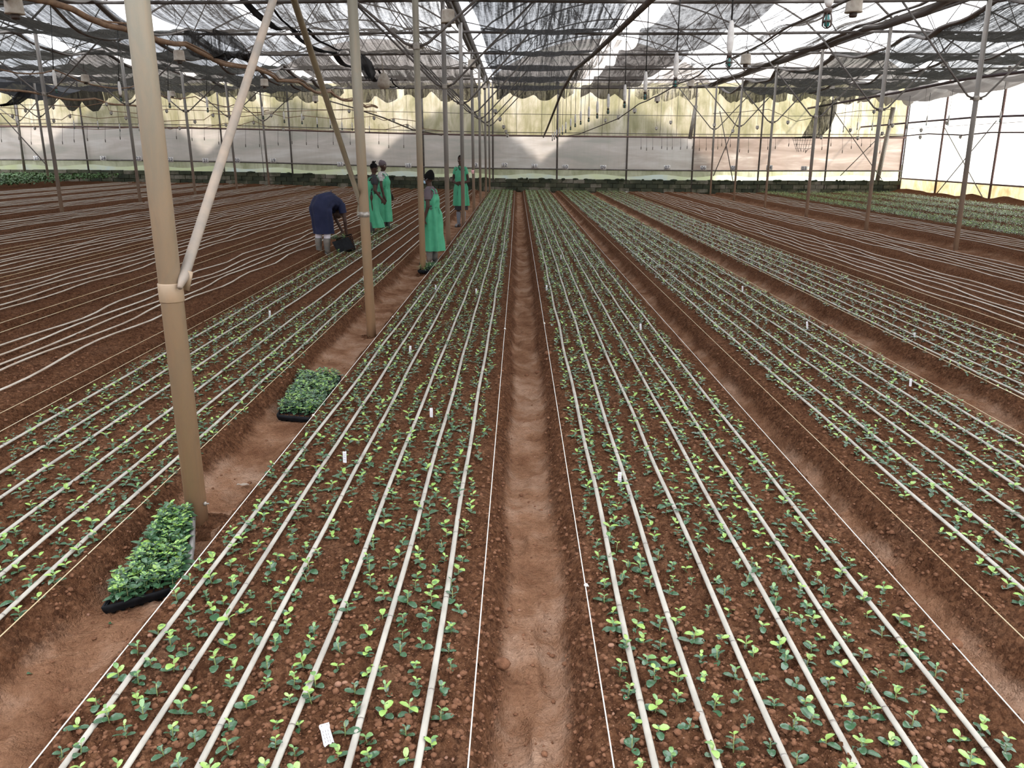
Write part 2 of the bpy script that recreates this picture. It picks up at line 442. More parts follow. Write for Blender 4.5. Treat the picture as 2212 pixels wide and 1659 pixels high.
#  name, left edge, right edge (near, far), tubes near, tubes far, planted
BEDS = []
def bed(name, e0, e1, t0, t1=None, plant=None, e0f=None, e1f=None, strings=(True, True)):
    BEDS.append(dict(name=name, e0=e0, e1=e1, e0f=e0 if e0f is None else e0f, e1f=e1 if e1f is None else e1f, t0=t0, t1=t1 or t0, plant=plant, strings=strings))
bed('first bed left of the central path', -1.50, -0.15, [-1.40, -1.20, -0.985, -0.74, -0.52, -0.31], [-1.21, -1.05, -0.87, -0.65, -0.48, -0.27], 'full', -1.38, -0.11)
bed('first bed right of the central path', 0.305, 1.72, [0.435, 0.63, 0.85, 1.07, 1.28, 1.52], [0.49, 0.68, 0.86, 1.08, 1.27, 1.47], 'full', 0.305, 1.66)
bed('second bed right of the central path', 2.02, 3.50, [2.24, 2.44, 2.68, 2.91, 3.13, 3.36], None, 'full')
bed('third bed right of the central path', 4.02, 5.35, [4.08, 4.25, 4.47, 4.69, 4.91, 5.14], None, 'sparse')
bed('second bed left of the central path', -3.43, -2.01, [-3.24, -3.00, -2.78, -2.52, -2.29, -2.09], None, 'part')
bed('third bed left of the central path', -5.20, -3.66, [-4.82, -4.61, -4.44, -4.27, -4.04], None, None)
ORD = ['first', 'second', 'third', 'fourth', 'fifth', 'sixth', 'seventh', 'eighth', 'ninth', 'tenth', 'eleventh', 'twelfth', 'thirteenth', 'fourteenth', 'fifteenth', 'sixteenth', 'seventeenth', 'eighteenth', 'nineteenth', 'twentieth']
for i, cx in enumerate([-6.25, -8.05, -9.85, -11.65, -13.6, -15.4, -17.2, -19.0]):
    t = [cx - 0.5, cx - 0.28, cx - 0.08, cx + 0.16, cx + 0.40] + ([cx + 0.60] if i % 2 else [])
    bed(ORD[3 + i] + ' bed left of the central path', cx - 0.78, cx + 0.78, t, None, None, strings=(i < 2, i < 3))
for i, cx in enumerate([6.42, 8.25]):
    t = [cx + q for q in (-0.56, -0.34, -0.14, 0.10, 0.32, 0.55)]
    bed(ORD[3 + i] + ' bed right of the central path', cx - 0.74, cx + 0.74, t, None, None, strings=(i < 1, False))
bed('sixth bed right of the central path', 10.15, 11.75, [10.35, 10.6, 10.85, 11.1, 11.35, 11.6], None, None, strings=(False, False))
for i, cx in enumerate([12.85, 14.6, 16.35, 18.1]):
    bed(ORD[6 + i] + ' bed right of the central path', cx - 0.72, cx + 0.72, [cx - 0.4, cx, cx + 0.4], None, 'dense', strings=(False, False))
YEND = 42.3
def drift(y): return np.clip((np.asarray(y, float) - 2) / 13, 0, 1)
def sstep(a, b, x):
    t = np.clip((x - a) / (b - a), 0, 1); return t * t * (3 - 2 * t)
def soil(x, y, fine=True):
    x = np.asarray(x, float); y = np.asarray(y, float)
    wob = (vn(x * 0 + y * 1.7, x * 1.0, 3) - 0.5) * 0.05 + (vn(x * 2, y * 6.0, 31) - 0.5) * 0.03
    top = np.zeros(np.broadcast(x, y).shape); dr = drift(y)
    for b in BEDS:
        a = b['e0'] + (b['e0f'] - b['e0']) * dr; c = b['e1'] + (b['e1f'] - b['e1']) * dr
        top = np.maximum(top, sstep(a - 0.15, a + 0.03, x + wob) * (1 - sstep(c - 0.03, c + 0.15, x + wob)))
    top = np.where(x < -20.0, 1.0, top)
    top = top * (1 - sstep(YEND, YEND + 0.3, y))
    dry = (1 - sstep(0.0, 0.42, top)) * (1 - 0.6 * sstep(2.6, 5.0, x)) * (1 - 0.6 * sstep(3.7, 5.2, -x))
    z = gnd(x) - 0.13 * (1 - top)
    # lumps
    z = z + (vn(x * 3.1, y * 2.3, 5) - 0.5) * (0.018 + 0.03 * dry)
    z = z + (vn(x * 14, y * 13, 6) - 0.5) * (0.020 + 0.006 * dry)
    if fine:
        c1 = vn(x * 34, y * 33, 7); c2 = vn(x * 70, y * 68, 8); c3 = vn(x * 5, y * 5, 12)
        z = z + (np.abs(c1 - 0.5) * 0.040 + (c2 - 0.5) * 0.017) * (1 - 0.62 * dry) * (0.6 + 0.8 * c3)
        cl = np.clip(vn(x * 18, y * 17, 9) - 0.78, 0, 1) * 0.09
        z = z + cl * (0.5 + 0.5 * (1 - dry))
        z = z - dry * 0.028 * sstep(0.62, 0.80, vn(x * 6.5, y * 3.6, 14)) + dry * 0.02 * np.clip(vn(x * 11, y * 9, 15) - 0.7, 0, 1)
    return z, dry
def soil_z(x, y): return float(soil(np.array([x]), np.array([y]))[0][0])

def patch(xs, ys):
    X, Y = np.meshgrid(xs, ys)
    Z, D = soil(X, Y)
    nx, ny = len(xs), len(ys)
    V = np.stack([X.ravel(), Y.ravel(), Z.ravel()], 1)
    i = np.arange(nx - 1)[None, :] + (np.arange(ny - 1) * nx)[:, None]
    i = i.ravel()
    F = np.stack([i, i + 1, i + 1 + nx, i + nx], 1)
    return V, F, D.ravel()
def geo(a, b, k): 
    n = int(math.log(b / a) / k) + 2
    return np.geomspace(a, b, n)
parts = [patch(np.arange(-2.75, 2.85, 0.0085), geo(1.45, 4.0, 0.0036)),
         patch(np.arange(-7.6, 7.8, 0.021), geo(3.99, 11.0, 0.0046)),
         patch(np.arange(-36, 19.95, 0.055), geo(10.98, 43.6, 0.0062)),
         patch(np.arange(-36, 19.95, 0.3), np.linspace(-12, 1.46, 30)),
         patch(np.concatenate([np.arange(-36, -2.7, 0.12)]), geo(1.45, 4.0, 0.05)),
         patch(np.concatenate([np.arange(2.8, 19.95, 0.12)]), geo(1.45, 4.0, 0.05)),
         patch(np.arange(-36, -7.5, 0.12), geo(3.99, 11.0, 0.03)),
         patch(np.arange(7.75, 19.95, 0.12), geo(3.99, 11.0, 0.03))]
Vs, Fs, Ds, off = [], [], [], 0
for V, F, D in parts:
    Vs.append(V); Fs.append(F + off); Ds.append(D); off += len(V)
me = np_mesh('floor', np.concatenate(Vs), np.concatenate(Fs), M['soil'], smooth=True)
att = me.attributes.new('dry', 'FLOAT', 'POINT')
att.data.foreach_set('value', np.concatenate(Ds).astype(np.float32))
floor = link(bpy.data.objects.new('floor', me)); tag(floor, kind='structure')

# ------------------------------------------------------------------ end wall (back), right wall, added unseen left and front films that hold back sky light
YW = 43.5; XR = 19.9; XL = -35.0
def go(x): return float(gnd(x)) - 0.015
wall_back = empty('wall_back', (0, YW, 0)); tag(wall_back, kind='structure')
def strip_wall(name, mat, xs, zlo, zhi, y, parent, wav=0.0, nz=3):
    """a sheet of film: slightly rippled, following the fall of the ground"""
    P = []
    for i in range(nz + 1):
        t = i / nz; row = []
        for x in xs:
            zz = zlo(x) * (1 - t) + zhi(x) * t
            row.append((x, y - YW + wav * (float(vn(x * 1.3, zz * 1.1, 21)) - 0.5) + (0.02 * math.sin(x * 9)) * (wav > 0), zz))
        P.append(row)
    m = MB(); m.grid(P); return m.build(name, mat, parent)
post_u = [-80, 55, 192, 345, 485, 632, 775, 916, 1065, 1203, 1353, 1495, 1638, 1783, 1938]
post_x = [at_y(u, 360, YW).x for u in post_u]
post_x[-1] = XR
post_x = [-34.9, -31.5, -28.0] + post_x
post_x = sorted(post_x)
for a, b in zip(post_x[:-1], post_x[1:]):
    n = 14; xs = [a + (b - a) * i / n for i in range(n + 1)]
    tilt = 0.0
    strip_wall('film_sheet', M['film_upper'], xs, lambda x: 2.70 + go(x), lambda x: 5.25, YW + 0.03, wall_back, 0.06, 5)
    strip_wall('curtain_sheet', M['film_peach' if a > 9 else 'film_curtain'], xs, lambda x: 1.06 + go(x), lambda x: 2.70 + go(x), YW + 0.02, wall_back, 0.10, 8)
    strip_wall('foot_sheet', M['film_foot'], xs, lambda x: 0.78 + go(x) + 0.06 * math.sin(x * 1.9), lambda x: 1.06 + go(x), YW + 0.01, wall_back, 0.03, 2)
    strip_wall('edge_strip', M['film_strip'], xs, lambda x: 0.52 + go(x), lambda x: 0.80 + go(x) + 0.06 * math.sin(x * 1.9), YW + 0.015, wall_back, 0.02, 2)
for x in post_x:
    m = MB(); m.tube([(x, -0.08, go(x) - 0.1), (x, -0.08, 5.25)], 0.045, 8); m.build('post', M['steel'], wall_back)
for zr, r, nm, mt in ((1.06, 0.04, 'rail', 'steel'), (2.70, 0.045, 'rail', 'steel_red'), (2.86, 0.02, 'rail', 'steel'), (3.75, 0.014, 'rail', 'steel')):
    m = MB(); m.tube([(x, -0.10, zr + go(x)) for x in np.linspace(XL, XR, 30)], r, 6); m.build(nm, M[mt], wall_back)
# vertical wires seen in front of the film
for i, u in enumerate([1116, 1262, 1300, 1170, 1425, 1460]):
    x = at_y(u, 300, YW).x
    m = MB(); m.tube([(x, -0.05, 2.7 + go(x)), (x, -0.05, 4.8)], 0.01, 5); m.build('wire', M['steel'], wall_back)
# low block wall
mb = MB(); xs = list(np.linspace(XL, XR, 60))
mb.grid([[(x, -0.02, -0.5) for x in xs], [(x, -0.02, go(x) + 0.50) for x in xs], [(x, 0.22, go(x) + 0.50) for x in xs], [(x, 0.22, -0.5) for x in xs]])
core = mb.build('wall_core', M['block'], wall_back, False)
blk = MB(); blk.box((0, 0, 0), (0.555, 0.13, 0.195))
me_b = blk.mesh('block', M['block'], False)
rr = random.Random(4)
nb = 0
for r_ in range(3):
    x = XR - 0.3 - (0.29 if r_ % 2 else 0)
    while x > XL + 0.4 and nb < 290:
        zz = go(x) - 0.06 + 0.21 * (r_ + 0.5)
        o = bpy.data.objects.new('block', me_b); link(o, wall_back)
        o.location = (x, -0.06 + rr.uniform(-0.02, 0.02), zz + (rr.uniform(-0.01, 0.02) if r_ == 2 else 0))
        o.scale = (1, 1, rr.uniform(0.94, 1.0))
        x -= 0.585; nb += 1
# moss clumps on top of the wall
mo = MB()
for i in range(70):
    x = rr.uniform(-14, XR - 0.4); s = rr.uniform(0.05, 0.22)
    mo.ball((x, -0.08 + rr.uniform(-0.04, 0.04), go(x) + 0.56), (s, 0.10, rr.uniform(0.025, 0.07)), 7, 4)
tag(mo.build('moss_growth', pm('dark moss', (0.012, 0.018, 0.008), (0.03, 0.04, 0.018), 8, 1.0, bmp=0.6), wall_back), kind='stuff')

wall_right = empty('wall_right', (XR, 0, 0)); tag(wall_right, kind='structure')
def rsheet(name, mat, y0, y1, z0, z1, dx=0.0, wav=0.05):
    P = []
    for i in range(7):
        z = z0 + (z1 - z0) * i / 6
        P.append([(dx + wav * (float(vn(y * 1.2, z * 1.4, 33)) - 0.5), y, z) for y in np.linspace(y0, y1, 12)])
    m = MB(); m.grid(P); return m.build(name, mat, wall_right)
GR = -0.135
ry = [YW, 39.6, 35.0, 30.4, 25.8, 21.2, 16.6, 12.0, 7.4, 2.8, -1.8, -6.4, -12]
for a, b in zip(ry[:-1], ry[1:]):
    rsheet('film_sheet', M['film_clear'], a, b, GR + 0.69, 5.2)
    rsheet('skirt_sheet', M['film_amber'], a, b, GR - 0.25, GR + 0.69, 0.0, 0.08)
for y in ry:
    m = MB(); m.tube([(-0.07, y, GR - 0.2), (-0.07, y, 5.2)], 0.05, 8); m.build('post', M['steel_red'], wall_right)
for z, r in ((GR + 0.69, 0.04), (3.0, 0.012)):
    m = MB(); m.tube([(-0.08, YW, z), (-0.08, -12, z)], r, 6); m.build('rail', M['steel_red'], wall_right)
m = MB(); m.tube([(-0.12, 39.5, 3.0), (-0.12, 35.2, GR)], 0.022, 6); m.build('brace', M['clamp'], wall_right)
m = MB(); m.tube([(-0.15, 35.2, 3.1), (-0.15, 39.4, GR)], 0.022, 6); m.build('brace', M['steel'], wall_right)
# heap of soil along the right wall foot
m = MB()
P = []
for i in range(8):
    t = i / 7
    P.append([(-0.1 - t * 1.1, y, GR - 0.1 + (1 - t) ** 1.6 * (0.16 + 0.22 * float(vn(y * 0.8, 3.3, 41))) + 0.03 * float(vn(y * 4, t * 6, 42))) for y in np.linspace(20, YW - 0.1, 70)])
m.grid(P); m.build('soil_bank', M['soil'], wall_right)

wall_left_added = empty('wall_left_added', (XL, 0, 0)); tag(wall_left_added, kind='structure')  # added out of view, stops open sky light entering from the left
for a, b in zip(ry[:-1], ry[1:]):
    m = MB(); m.grid([[(0, y, z) for y in (a, (a + b) / 2, b)] for z in (0.3, 2.7, 5.2)]); m.build('film_sheet', M['film_curtain'], wall_left_added)
wall_front_added = empty('wall_front_added', (0, -12, 0)); tag(wall_front_added, kind='structure')  # added behind the camera, closes the open end against sky light
for a, b in zip(post_x[:-1], post_x[1:]):
    m = MB(); m.grid([[(x, 0, z) for x in (a, (a + b) / 2, b)] for z in (-0.2, 2.7, 5.2)]); m.build('film_sheet', M['film_curtain'], wall_front_added)

# ------------------------------------------------------------------ roof: film, gutters, trusses
ceiling = empty('ceiling', (0, 0, 5.1)); tag(ceiling, kind='structure')
ROWS = [-23.9, -12.7, -1.5, 9.75, XR]
BAYS = [(-35.0, -23.9), (-23.9, -12.7), (-12.7, -1.5), (-1.5, 9.75), (9.75, XR)]
PLANES = [-5.3, -0.6, 4.1, 8.8, 13.55, 18.25, 22.9, 27.6, 32.3, 37.0, 41.7]
def arch(x, a, b):
    t = (x - a) / (b - a); return 0.08 + 2.05 * (math.sin(math.pi * t) ** 0.75 if 0 < t < 1 else 0)
pl = [-12] + PLANES + [YW]
for a, b in BAYS:
    xs = [a + (b - a) * i / 18 for i in range(19)]
    for y0, y1 in zip(pl[:-1], pl[1:]):
        m = MB(); m.grid([[(x, y, arch(x, a, b) + 0.06 - (0.05 if y not in (y0, y1) else 0)) for x in xs] for y in (y0, (y0 + y1) / 2, y1)])
        m.build('roof_film', M['film_roof'], ceiling)
    m = MB(); m.grid([[(x, YW, 0.1) for x in xs], [(x, YW, arch(x, a, b) + 0.1) for x in xs]]); m.build('gable_film', M['film_curtain'], ceiling)
    for q in (0.5, 0.25, 0.75):
        x = a + (b - a) * q
        m = MB(); m.tube([(x, -12, arch(x, a, b) + 0.02), (x, YW, arch(x, a, b) + 0.02)], 0.022, 6); m.build('purlin', M['steel'], ceiling)
for x in ROWS[:-1]:
    m = MB()
    prof = [(-0.16, 0.06), (-0.10, -0.06), (0.10, -0.06), (0.16, 0.06)]
    m.grid([[(x + px, y, pz) for px, pz in prof] for y in (-12, 10, 27, YW)])
    m.tube([(x, -12, -0.07), (x, YW, -0.07)], 0.05, 6)
    m.build('gutter', M['steel'], ceiling)
for Y in PLANES[2:]:
    for a, b in BAYS[1:]:
        t = MB(); t.tube([(a + (b - a) * i / 10, Y, -0.22 - 0.05 * math.sin(math.pi * i / 10)) for i in range(11)], 0.036, 8)
        tr = t.build('truss', M['steel'], ceiling)
        t = MB(); t.tube([(a + (b - a) * i / 16, Y, arch(a + (b - a) * i / 16, a, b)) for i in range(17)], 0.028, 6); t.build('arch_rib', M['steel'], tr)
        K = 8
        for k in range(K):
            x0 = a + (b - a) * (k + 0.5) / K
            xa = a + (b - a) * (k if k % 2 else k + 1) / K
            x1 = a + (b - a) * (k + (1 if k % 2 else 0)) / K
            t = MB(); t.tube([(xa, Y, -0.24), (x1, Y, arch(x1, a, b) if 0 < (x1 - a) / (b - a) < 1 else 0.05)], 0.014, 5); t.build('web_rod', M['steel'], tr)

# ------------------------------------------------------------------ shade nets
def seg_sag(y):
    for p0, p1 in zip(PLANES[:-1], PLANES[1:]):
        if p0 <= y <= p1:
            t = (y - p0) / (p1 - p0); return 4 * t * (1 - t)
    return 0.0
def shade(x0, x1, mat, label, y0=4.2, y1=42.9, z=4.93, sag=0.22, rip=0.05, wob=0.15, seed=1, tail=0.42, bundles=(), rise=0.0, xn=None):
    ys = []
    y = y0
    while y < y1 - 0.2:
        ys.append(y); y += 0.42
    ys.append(y1)
    n = xn or max(14, int((x1 - x0) * 9))
    P = []
    for y in ys:
        a = x0 + wob * (float(vn(y * 0.35, seed, 51)) - 0.5) * 2 + 0.10 * seg_sag(y) * (1 if seed % 2 else -1)
        b = x1 + wob * (float(vn(y * 0.35, seed + 9, 52)) - 0.5) * 2
        row = []
        for i in range(n + 1):
            t = i / n; x = a + (b - a) * t
            zz = z - sag * seg_sag(y) * (0.75 + 0.5 * math.sin(math.pi * t)) + rip * (float(vn(x * 5.5 + y * 0.12, y * 0.25 + seed, 53)) - 0.5) + rise * (t - 0.5)
            zz += 0.05 * (1 - seg_sag(y))
            row.append((x, y, zz))
        P.append(row)
    # ragged tail hanging down at the end wall
    for k in range(1, 4):
        row = []
        for i in range(n + 1):
            x, y, zz = P[len(ys) - 1][i]
            d = tail * k / 3 * (0.45 + 0.6 * float(vn(x * 0.9, seed, 54)) + 0.75 * abs(math.sin(x * 2.6 + seed)))
            row.append((x + 0.03 * math.sin(9 * x), min(y + 0.05 * k, 43.2), zz - d))
        P.append(row)
    m = MB(); m.grid(P)
    o = m.build('shade_net', mat); tag(o, label, 'shade net')
    for bi, (side, r, dz) in enumerate(bundles):
        q = MB()
        pts = [Vector((P[i][int(side * n)][0] + 0.03 * math.sin(i * 0.9 + bi), P[i][int(side * n)][1], P[i][int(side * n)][2] + dz + 0.02 * math.cos(i * 1.3))) for i in range(len(ys))]
        q.tube(pts, [r * 0.75 * (0.7 + 0.6 * float(vn(i * 0.5, bi, 57))) for i in range(len(pts))], 7, 0.45)
        q.build('gathered_edge', M['net_black'] if mat in (M['net_dark'], M['net_left']) else M['net_bund'], o)
    return o
M['net_bund'] = cloth_mat('grey gathered net', (0.17, 0.155, 0.145), 0.97, 0.03, (20, 0.5, 8))
shade(-1.06, 2.35, M['net_dark'], 'wide charcoal shade net running overhead just right of the centre pole row', seed=1, sag=0.30, wob=0.10)
shade(2.30, 2.85, M['net_light'], 'narrow worn pale net beside the wide charcoal net overhead', seed=2, wob=0.08)
shade(3.25, 5.50, M['net_brown'], 'brown grey shade net with small holes, above the hanging lamps', seed=3, sag=0.20, wob=0.14)
shade(5.95, 9.10, M['net_light'], 'worn pale net with long white slits, left of right pole row', seed=4, sag=0.06, rip=0.22, wob=0.05, bundles=((0.985, 0.17, -0.05), (0.9, 0.08, -0.04), (0.45, 0.03, 0)))
shade(9.95, 13.5, M['net_green'], 'dark streaked net just right of the right pole row', seed=5, sag=0.30, rip=0.20, z=4.80, wob=0.2, bundles=((0.02, 0.12, 0),))
shade(13.8, 16.8, M['net_green'], 'dark streaked net midway between right pole row and right wall', seed=6, sag=0.34, rip=0.22, z=4.75, wob=0.25, bundles=((0.02, 0.08, 0),))
shade(17.0, 19.8, M['net_bund'], 'pale grey drooping net along the right wall', seed=7, sag=0.42, rip=0.25, z=4.70, wob=0.1)
shade(-5.75, -1.75, M['net_left'], 'grey beige rippled net just left of the centre pole row', seed=8, sag=0.22, rip=0.14, bundles=((0.02, 0.12, -0.03), (0.12, 0.05, -0.03)))
shade(-8.2, -6.1, M['net_left'], 'narrower charcoal net further left, beyond the black gathered bundle', seed=9, sag=0.25, rip=0.08)
shade(-12.4, -8.7, M['net_green'], 'dark gathered net on the right side of the left pole row', seed=10, sag=0.34, rip=0.22, bundles=((0.98, 0.10, -0.04), (0.7, 0.08, -0.04)))
shade(-17.2, -13.1, M['net_green'], 'dark net just left of the left pole row', seed=11, sag=0.35, rip=0.2, bundles=((0.98, 0.09, 0),))
shade(-20.7, -17.5, M['net_dark'], 'charcoal net above the far left beds', seed=12, sag=0.3, rip=0.15)
shade(-23.8, -20.9, M['net_black'], 'nearly black sagging net above the green crop', seed=13, sag=0.55, rip=0.2, tail=0.7)

# torn net flaps hanging below the nets
def flap(pts, mat, label, w=0.35):
    P = []
    n = 8
    for i, p in enumerate(pts):
        t = i / (len(pts) - 1); ww = w * (0.5 + 0.8 * math.sin(math.pi * min(1, t * 0.8 + 0.15)))
        P.append([Vector(p) + Vector(((j / n - 0.5) * ww, 0.12 * math.sin(j * 1.7 + i), 0.04 * math.sin(j * 2.3 + i * 1.3))) for j in range(n + 1)])
    m = MB(); m.grid(P); return tag(m.build('net_flap', mat), label, 'net flap')
q = [at_y(1795, 215, 39), at_y(1785, 245, 39), at_y(1770, 275, 39), at_y(1752, 295, 39), at_y(1725, 298, 39)]
flap(q, M['net_green'], 'torn net hanging like a sleeve before the end wall on the right', 0.8)
m = MB()
for a in range(9):
    for_ = a / 8 * math.pi
    m.tube([at_y(1712 + 45 * a / 8, 298, 39), at_y(1718 + 35 * a / 8, 318, 39) + Vector((0, 0.3 * math.sin(for_), 0)), at_y(1722 + 20 * a / 8 + 3 * math.sin(a * 3), 328, 39)], 0.008, 4)
for r_ in range(3):
    m.tube([at_y(1713 + 44 * a / 8 + 2 * r_, 303 + 9 * r_, 39) + Vector((0, 0.3 * math.sin(a / 8 * math.pi), 0)) for a in range(9)], 0.007, 4)
tag(m.build('crop_net', M['net']), 'small black net bag hanging under the torn net sleeve', 'net')
q = [at_y(54, 195, 33), at_y(45, 210, 33), at_y(25, 225, 33), at_y(0, 228, 33)]
flap(q, M['net_black'], 'dark net corner hanging at the left edge of the view', 0.5)
q = [at_y(442, 66, 20), at_y(455, 95, 20), at_y(475, 120, 20), at_y(500, 128, 20), at_y(520, 115, 20)]
flap(q, M['net_dark'], 'torn dark flap hanging from the net left of the front pole brace', 1.1)
q = [at_y(776, 118, 25), at_y(785, 135, 25), at_y(797, 160, 25), at_y(799, 172, 25)]
flap(q, M['net_black'], 'black ragged strip hanging behind the second centre pole', 0.35)
# white tie rope rolled sack hanging under the net
c = at_y(829, 178, 27.4)
m = MB(); m.lathe([(0.03, 0.30), (0.12, 0.24), (0.20, 0.05), (0.21, -0.10), (0.12, -0.19), (0.03, -0.20)], 9, c); m.tube([c + Vector((0, 0, 0.3)), c + Vector((-0.05, 0, 0.8))], 0.015, 5)
tag(m.build('hanging_sack', M['cup']), 'pale sack hanging under the net beside the second centre pole', 'sack')

# ------------------------------------------------------------------ support poles
def pole(name, base, top, r, mat, label, group, clampz=None, arms=True, n=16, armlen=1.87, sleeve=None):
    b = Vector(base); t = Vector(top)
    root = empty(name, b); tag(root, label, 'pole', group)
    m = MB(); m.tube([(0, 0, -0.15), (t - b)], r, n); m.build('shaft', mat, root)
    if clampz is not None:
        f = (clampz - b.z) / (t.z - b.z); c = (t - b) * f
        m = MB(); m.lathe([(r * 1.15, -0.05), (r * 1.22, -0.045), (r * 1.22, 0.045), (r * 1.15, 0.05)], n, c)
        m.box(c + Vector((r * 1.7, 0, 0)), (r * 1.6, 0.012, 0.07)); m.box(c + Vector((-r * 1.7, 0, 0)), (r * 1.6, 0.012, 0.07))
        m.build('clamp', M['clamp'], root)
        if arms:
            for s in (-1, 1):
                m = MB(); m.tube([c + Vector((s * r * 1.3, 0, 0)), c + Vector((s * (r * 1.3 + 0.12), 0, 0.05)), Vector((s * armlen, 0, 4.86 - b.z))], 0.022, 8)
                m.build('brace', M['steel'], root)
    return root
def plumb(u, v, zb, utop, vtop):
    b = at_z(u, v, zb); t = at_y(utop, vtop, b.y)
    k = (5.0 - b.z) / (t.z - b.z)
    return b, b + (t - b) * k
NEAR = [('nearest and thickest steel pole, with a pale brace and a tray at its foot', 429, 1139, 296, 0, 0.056, None),
        ('second centre pole, with a dark brace joined by a silver clamp', 803, 728, 761, 0, 0.052, None),
        ('third centre pole, with a seedling tray right behind its foot', 914, 592, 896.7, 0, 0.050, 3.45),
        ('fourth centre pole, just right of the woman in the black hat', 968.6, 527, 956.5, 20, 0.050, 3.2),
        ('fifth centre pole, in front of the woman with folded arms', 1001, 488, 994.5, 60, 0.050, 3.08),
        ('sixth centre pole, with a red tape mark at head height', 1024, 461, 1018, 90, 0.048, 3.1),
        ('seventh centre pole', 1038, 443, 1034.5, 120, 0.048, 3.1),
        ('eighth centre pole, thin and far', 1050, 429, 1047, 150, 0.046, 3.1),
        ('ninth centre pole, next to the end wall', 1058, 419, 1055.5, 170, 0.044, 3.1)]
centre = []
for i, (lab, u, v, ut, vt, r, cz) in enumerate(NEAR):
    b, t = plumb(u, v, -0.06 if i == 4 else -0.13, ut, vt)
    lab2 = {6: 'seventh pole from the camera in the centre row', 7: 'eighth pole from the camera in the centre row', 8: 'ninth centre pole, beside the end wall'}.get(i, lab)
    centre.append(pole('support_pole', b, t, r, M['pole'] if i < 3 else M['pole_far'], lab2, 'centre row of poles', cz, cz is not None, 20 if i < 2 else 12))
# collar, brace and foot detail of the first pole
A = centre[0]; b0 = A.location.copy()
def on_pole(root, top, z):
    return None
bA, tA = plumb(429, 1139, -0.13, 296, 0)
dA = (tA - bA).normalized()
def pA(z): return bA + dA * ((z - bA.z) / dA.z)
zc = at_y(371, 632, bA.y).z
m = MB()
c = pA(zc) - b0
rotA = dA.to_track_quat('Z', 'Y').to_matrix()
for (r_, lo, hi) in ((0.061, -0.045, 0.05),):
    m.tube([c + dA * lo, c + dA * (lo + 0.004), c + dA * (hi - 0.004), c + dA * hi], [r_ - 0.002, r_, r_, r_ - 0.002], 24)
m.box(c + Vector((0.075, 0.02, 0.06)), (0.05, 0.010, 0.10), Matrix.Rotation(0.3, 3, 'Y'))
m.build('collar', M['pole'], A)
m = MB(); m.tube([at_x(388, 622, bA.x + 0.07) - b0, at_x(397, 598, bA.x + 0.07) - b0, at_x(590, 0, bA.x + 0.07) - b0, at_x(605, -60, bA.x + 0.07) - b0], [0.012, 0.026, 0.026, 0.026], 14)
m.build('brace', M['brace_pale'], A)
m = MB(); c2 = pA(0.02) - b0 + Vector((0.06, -0.02, 0.0)); m.ball(c2, (0.010, 0.010, 0.012), 8, 6); m.tube([c2 - Vector((0.015, 0, 0)), c2 + Vector((0.02, 0, 0))], 0.004, 6); m.build('bolt', M['clamp'], A)
# second pole: dark brace and silver clamp
B_ = centre[1]; bB, tB = plumb(803, 728, -0.13, 761, 0); dB = (tB - bB).normalized(); b1 = B_.location.copy()
zc = at_y(790, 463, bB.y).z; c = bB + dB * ((zc - bB.z) / dB.z) - b1
m = MB(); m.tube([c - dB * 0.028, c + dB * 0.028], 0.0545, 20); m.box(c + Vector((-0.060, -0.02, 0)), (0.025, 0.010, 0.055)); m.ball(c + Vector((-0.066, -0.03, -0.0)), 0.011, 8, 6)
m.build('clamp', M['clamp'], B_)
m = MB(); m.tube([c + Vector((-0.07, -0.03, 0.0)), at_x(778, 437, bB.x - 0.07) - b1, at_x(635, 0, bB.x - 0.07) - b1, at_x(612, -60, bB.x - 0.07) - b1], [0.012, 0.026, 0.026, 0.026], 12)
m.build('brace', M['brace_dark'], B_)
# tape mark on the sixth pole
q = at_y(1020, 372, 27.3); m = MB(); bb = centre[5].location
m.lathe([(0.055, -0.06), (0.056, 0.06)], 12, Vector((q.x - bb.x, 0, q.z - bb.z))); m.build('tape', pm('red white tape', (0.7, 0.12, 0.15), (0.8, 0.7, 0.7), 40, 0.6), centre[5])
# soil mounds at the feet of the first poles
def mound(p, r, h):
    m = MB(); P = []
    for i in range(7):
        t = i / 6; P.append([(p.x + math.cos(a) * r * t * (1 + 0.2 * math.sin(3 * a)), p.y + math.sin(a) * r * t, p.z - 0.03 + h * (1 - t) ** 1.3 + 0.012 * math.sin(7 * a + i)) for a in [k * math.pi / 12 for k in range(24)]])
    m.grid(P, closed=True); o = m.build('soil_mound', M['soil']); tag(o, kind='structure'); return o
mound(Vector((bA.x + 0.02, bA.y + 0.02, -0.125)), 0.22, 0.10)
mound(Vector((bB.x, bB.y, -0.13)), 0.25, 0.06)
mound(Vector((at_z(914, 592, -0.13).x, at_z(914, 592, -0.13).y, -0.13)), 0.25, 0.05)

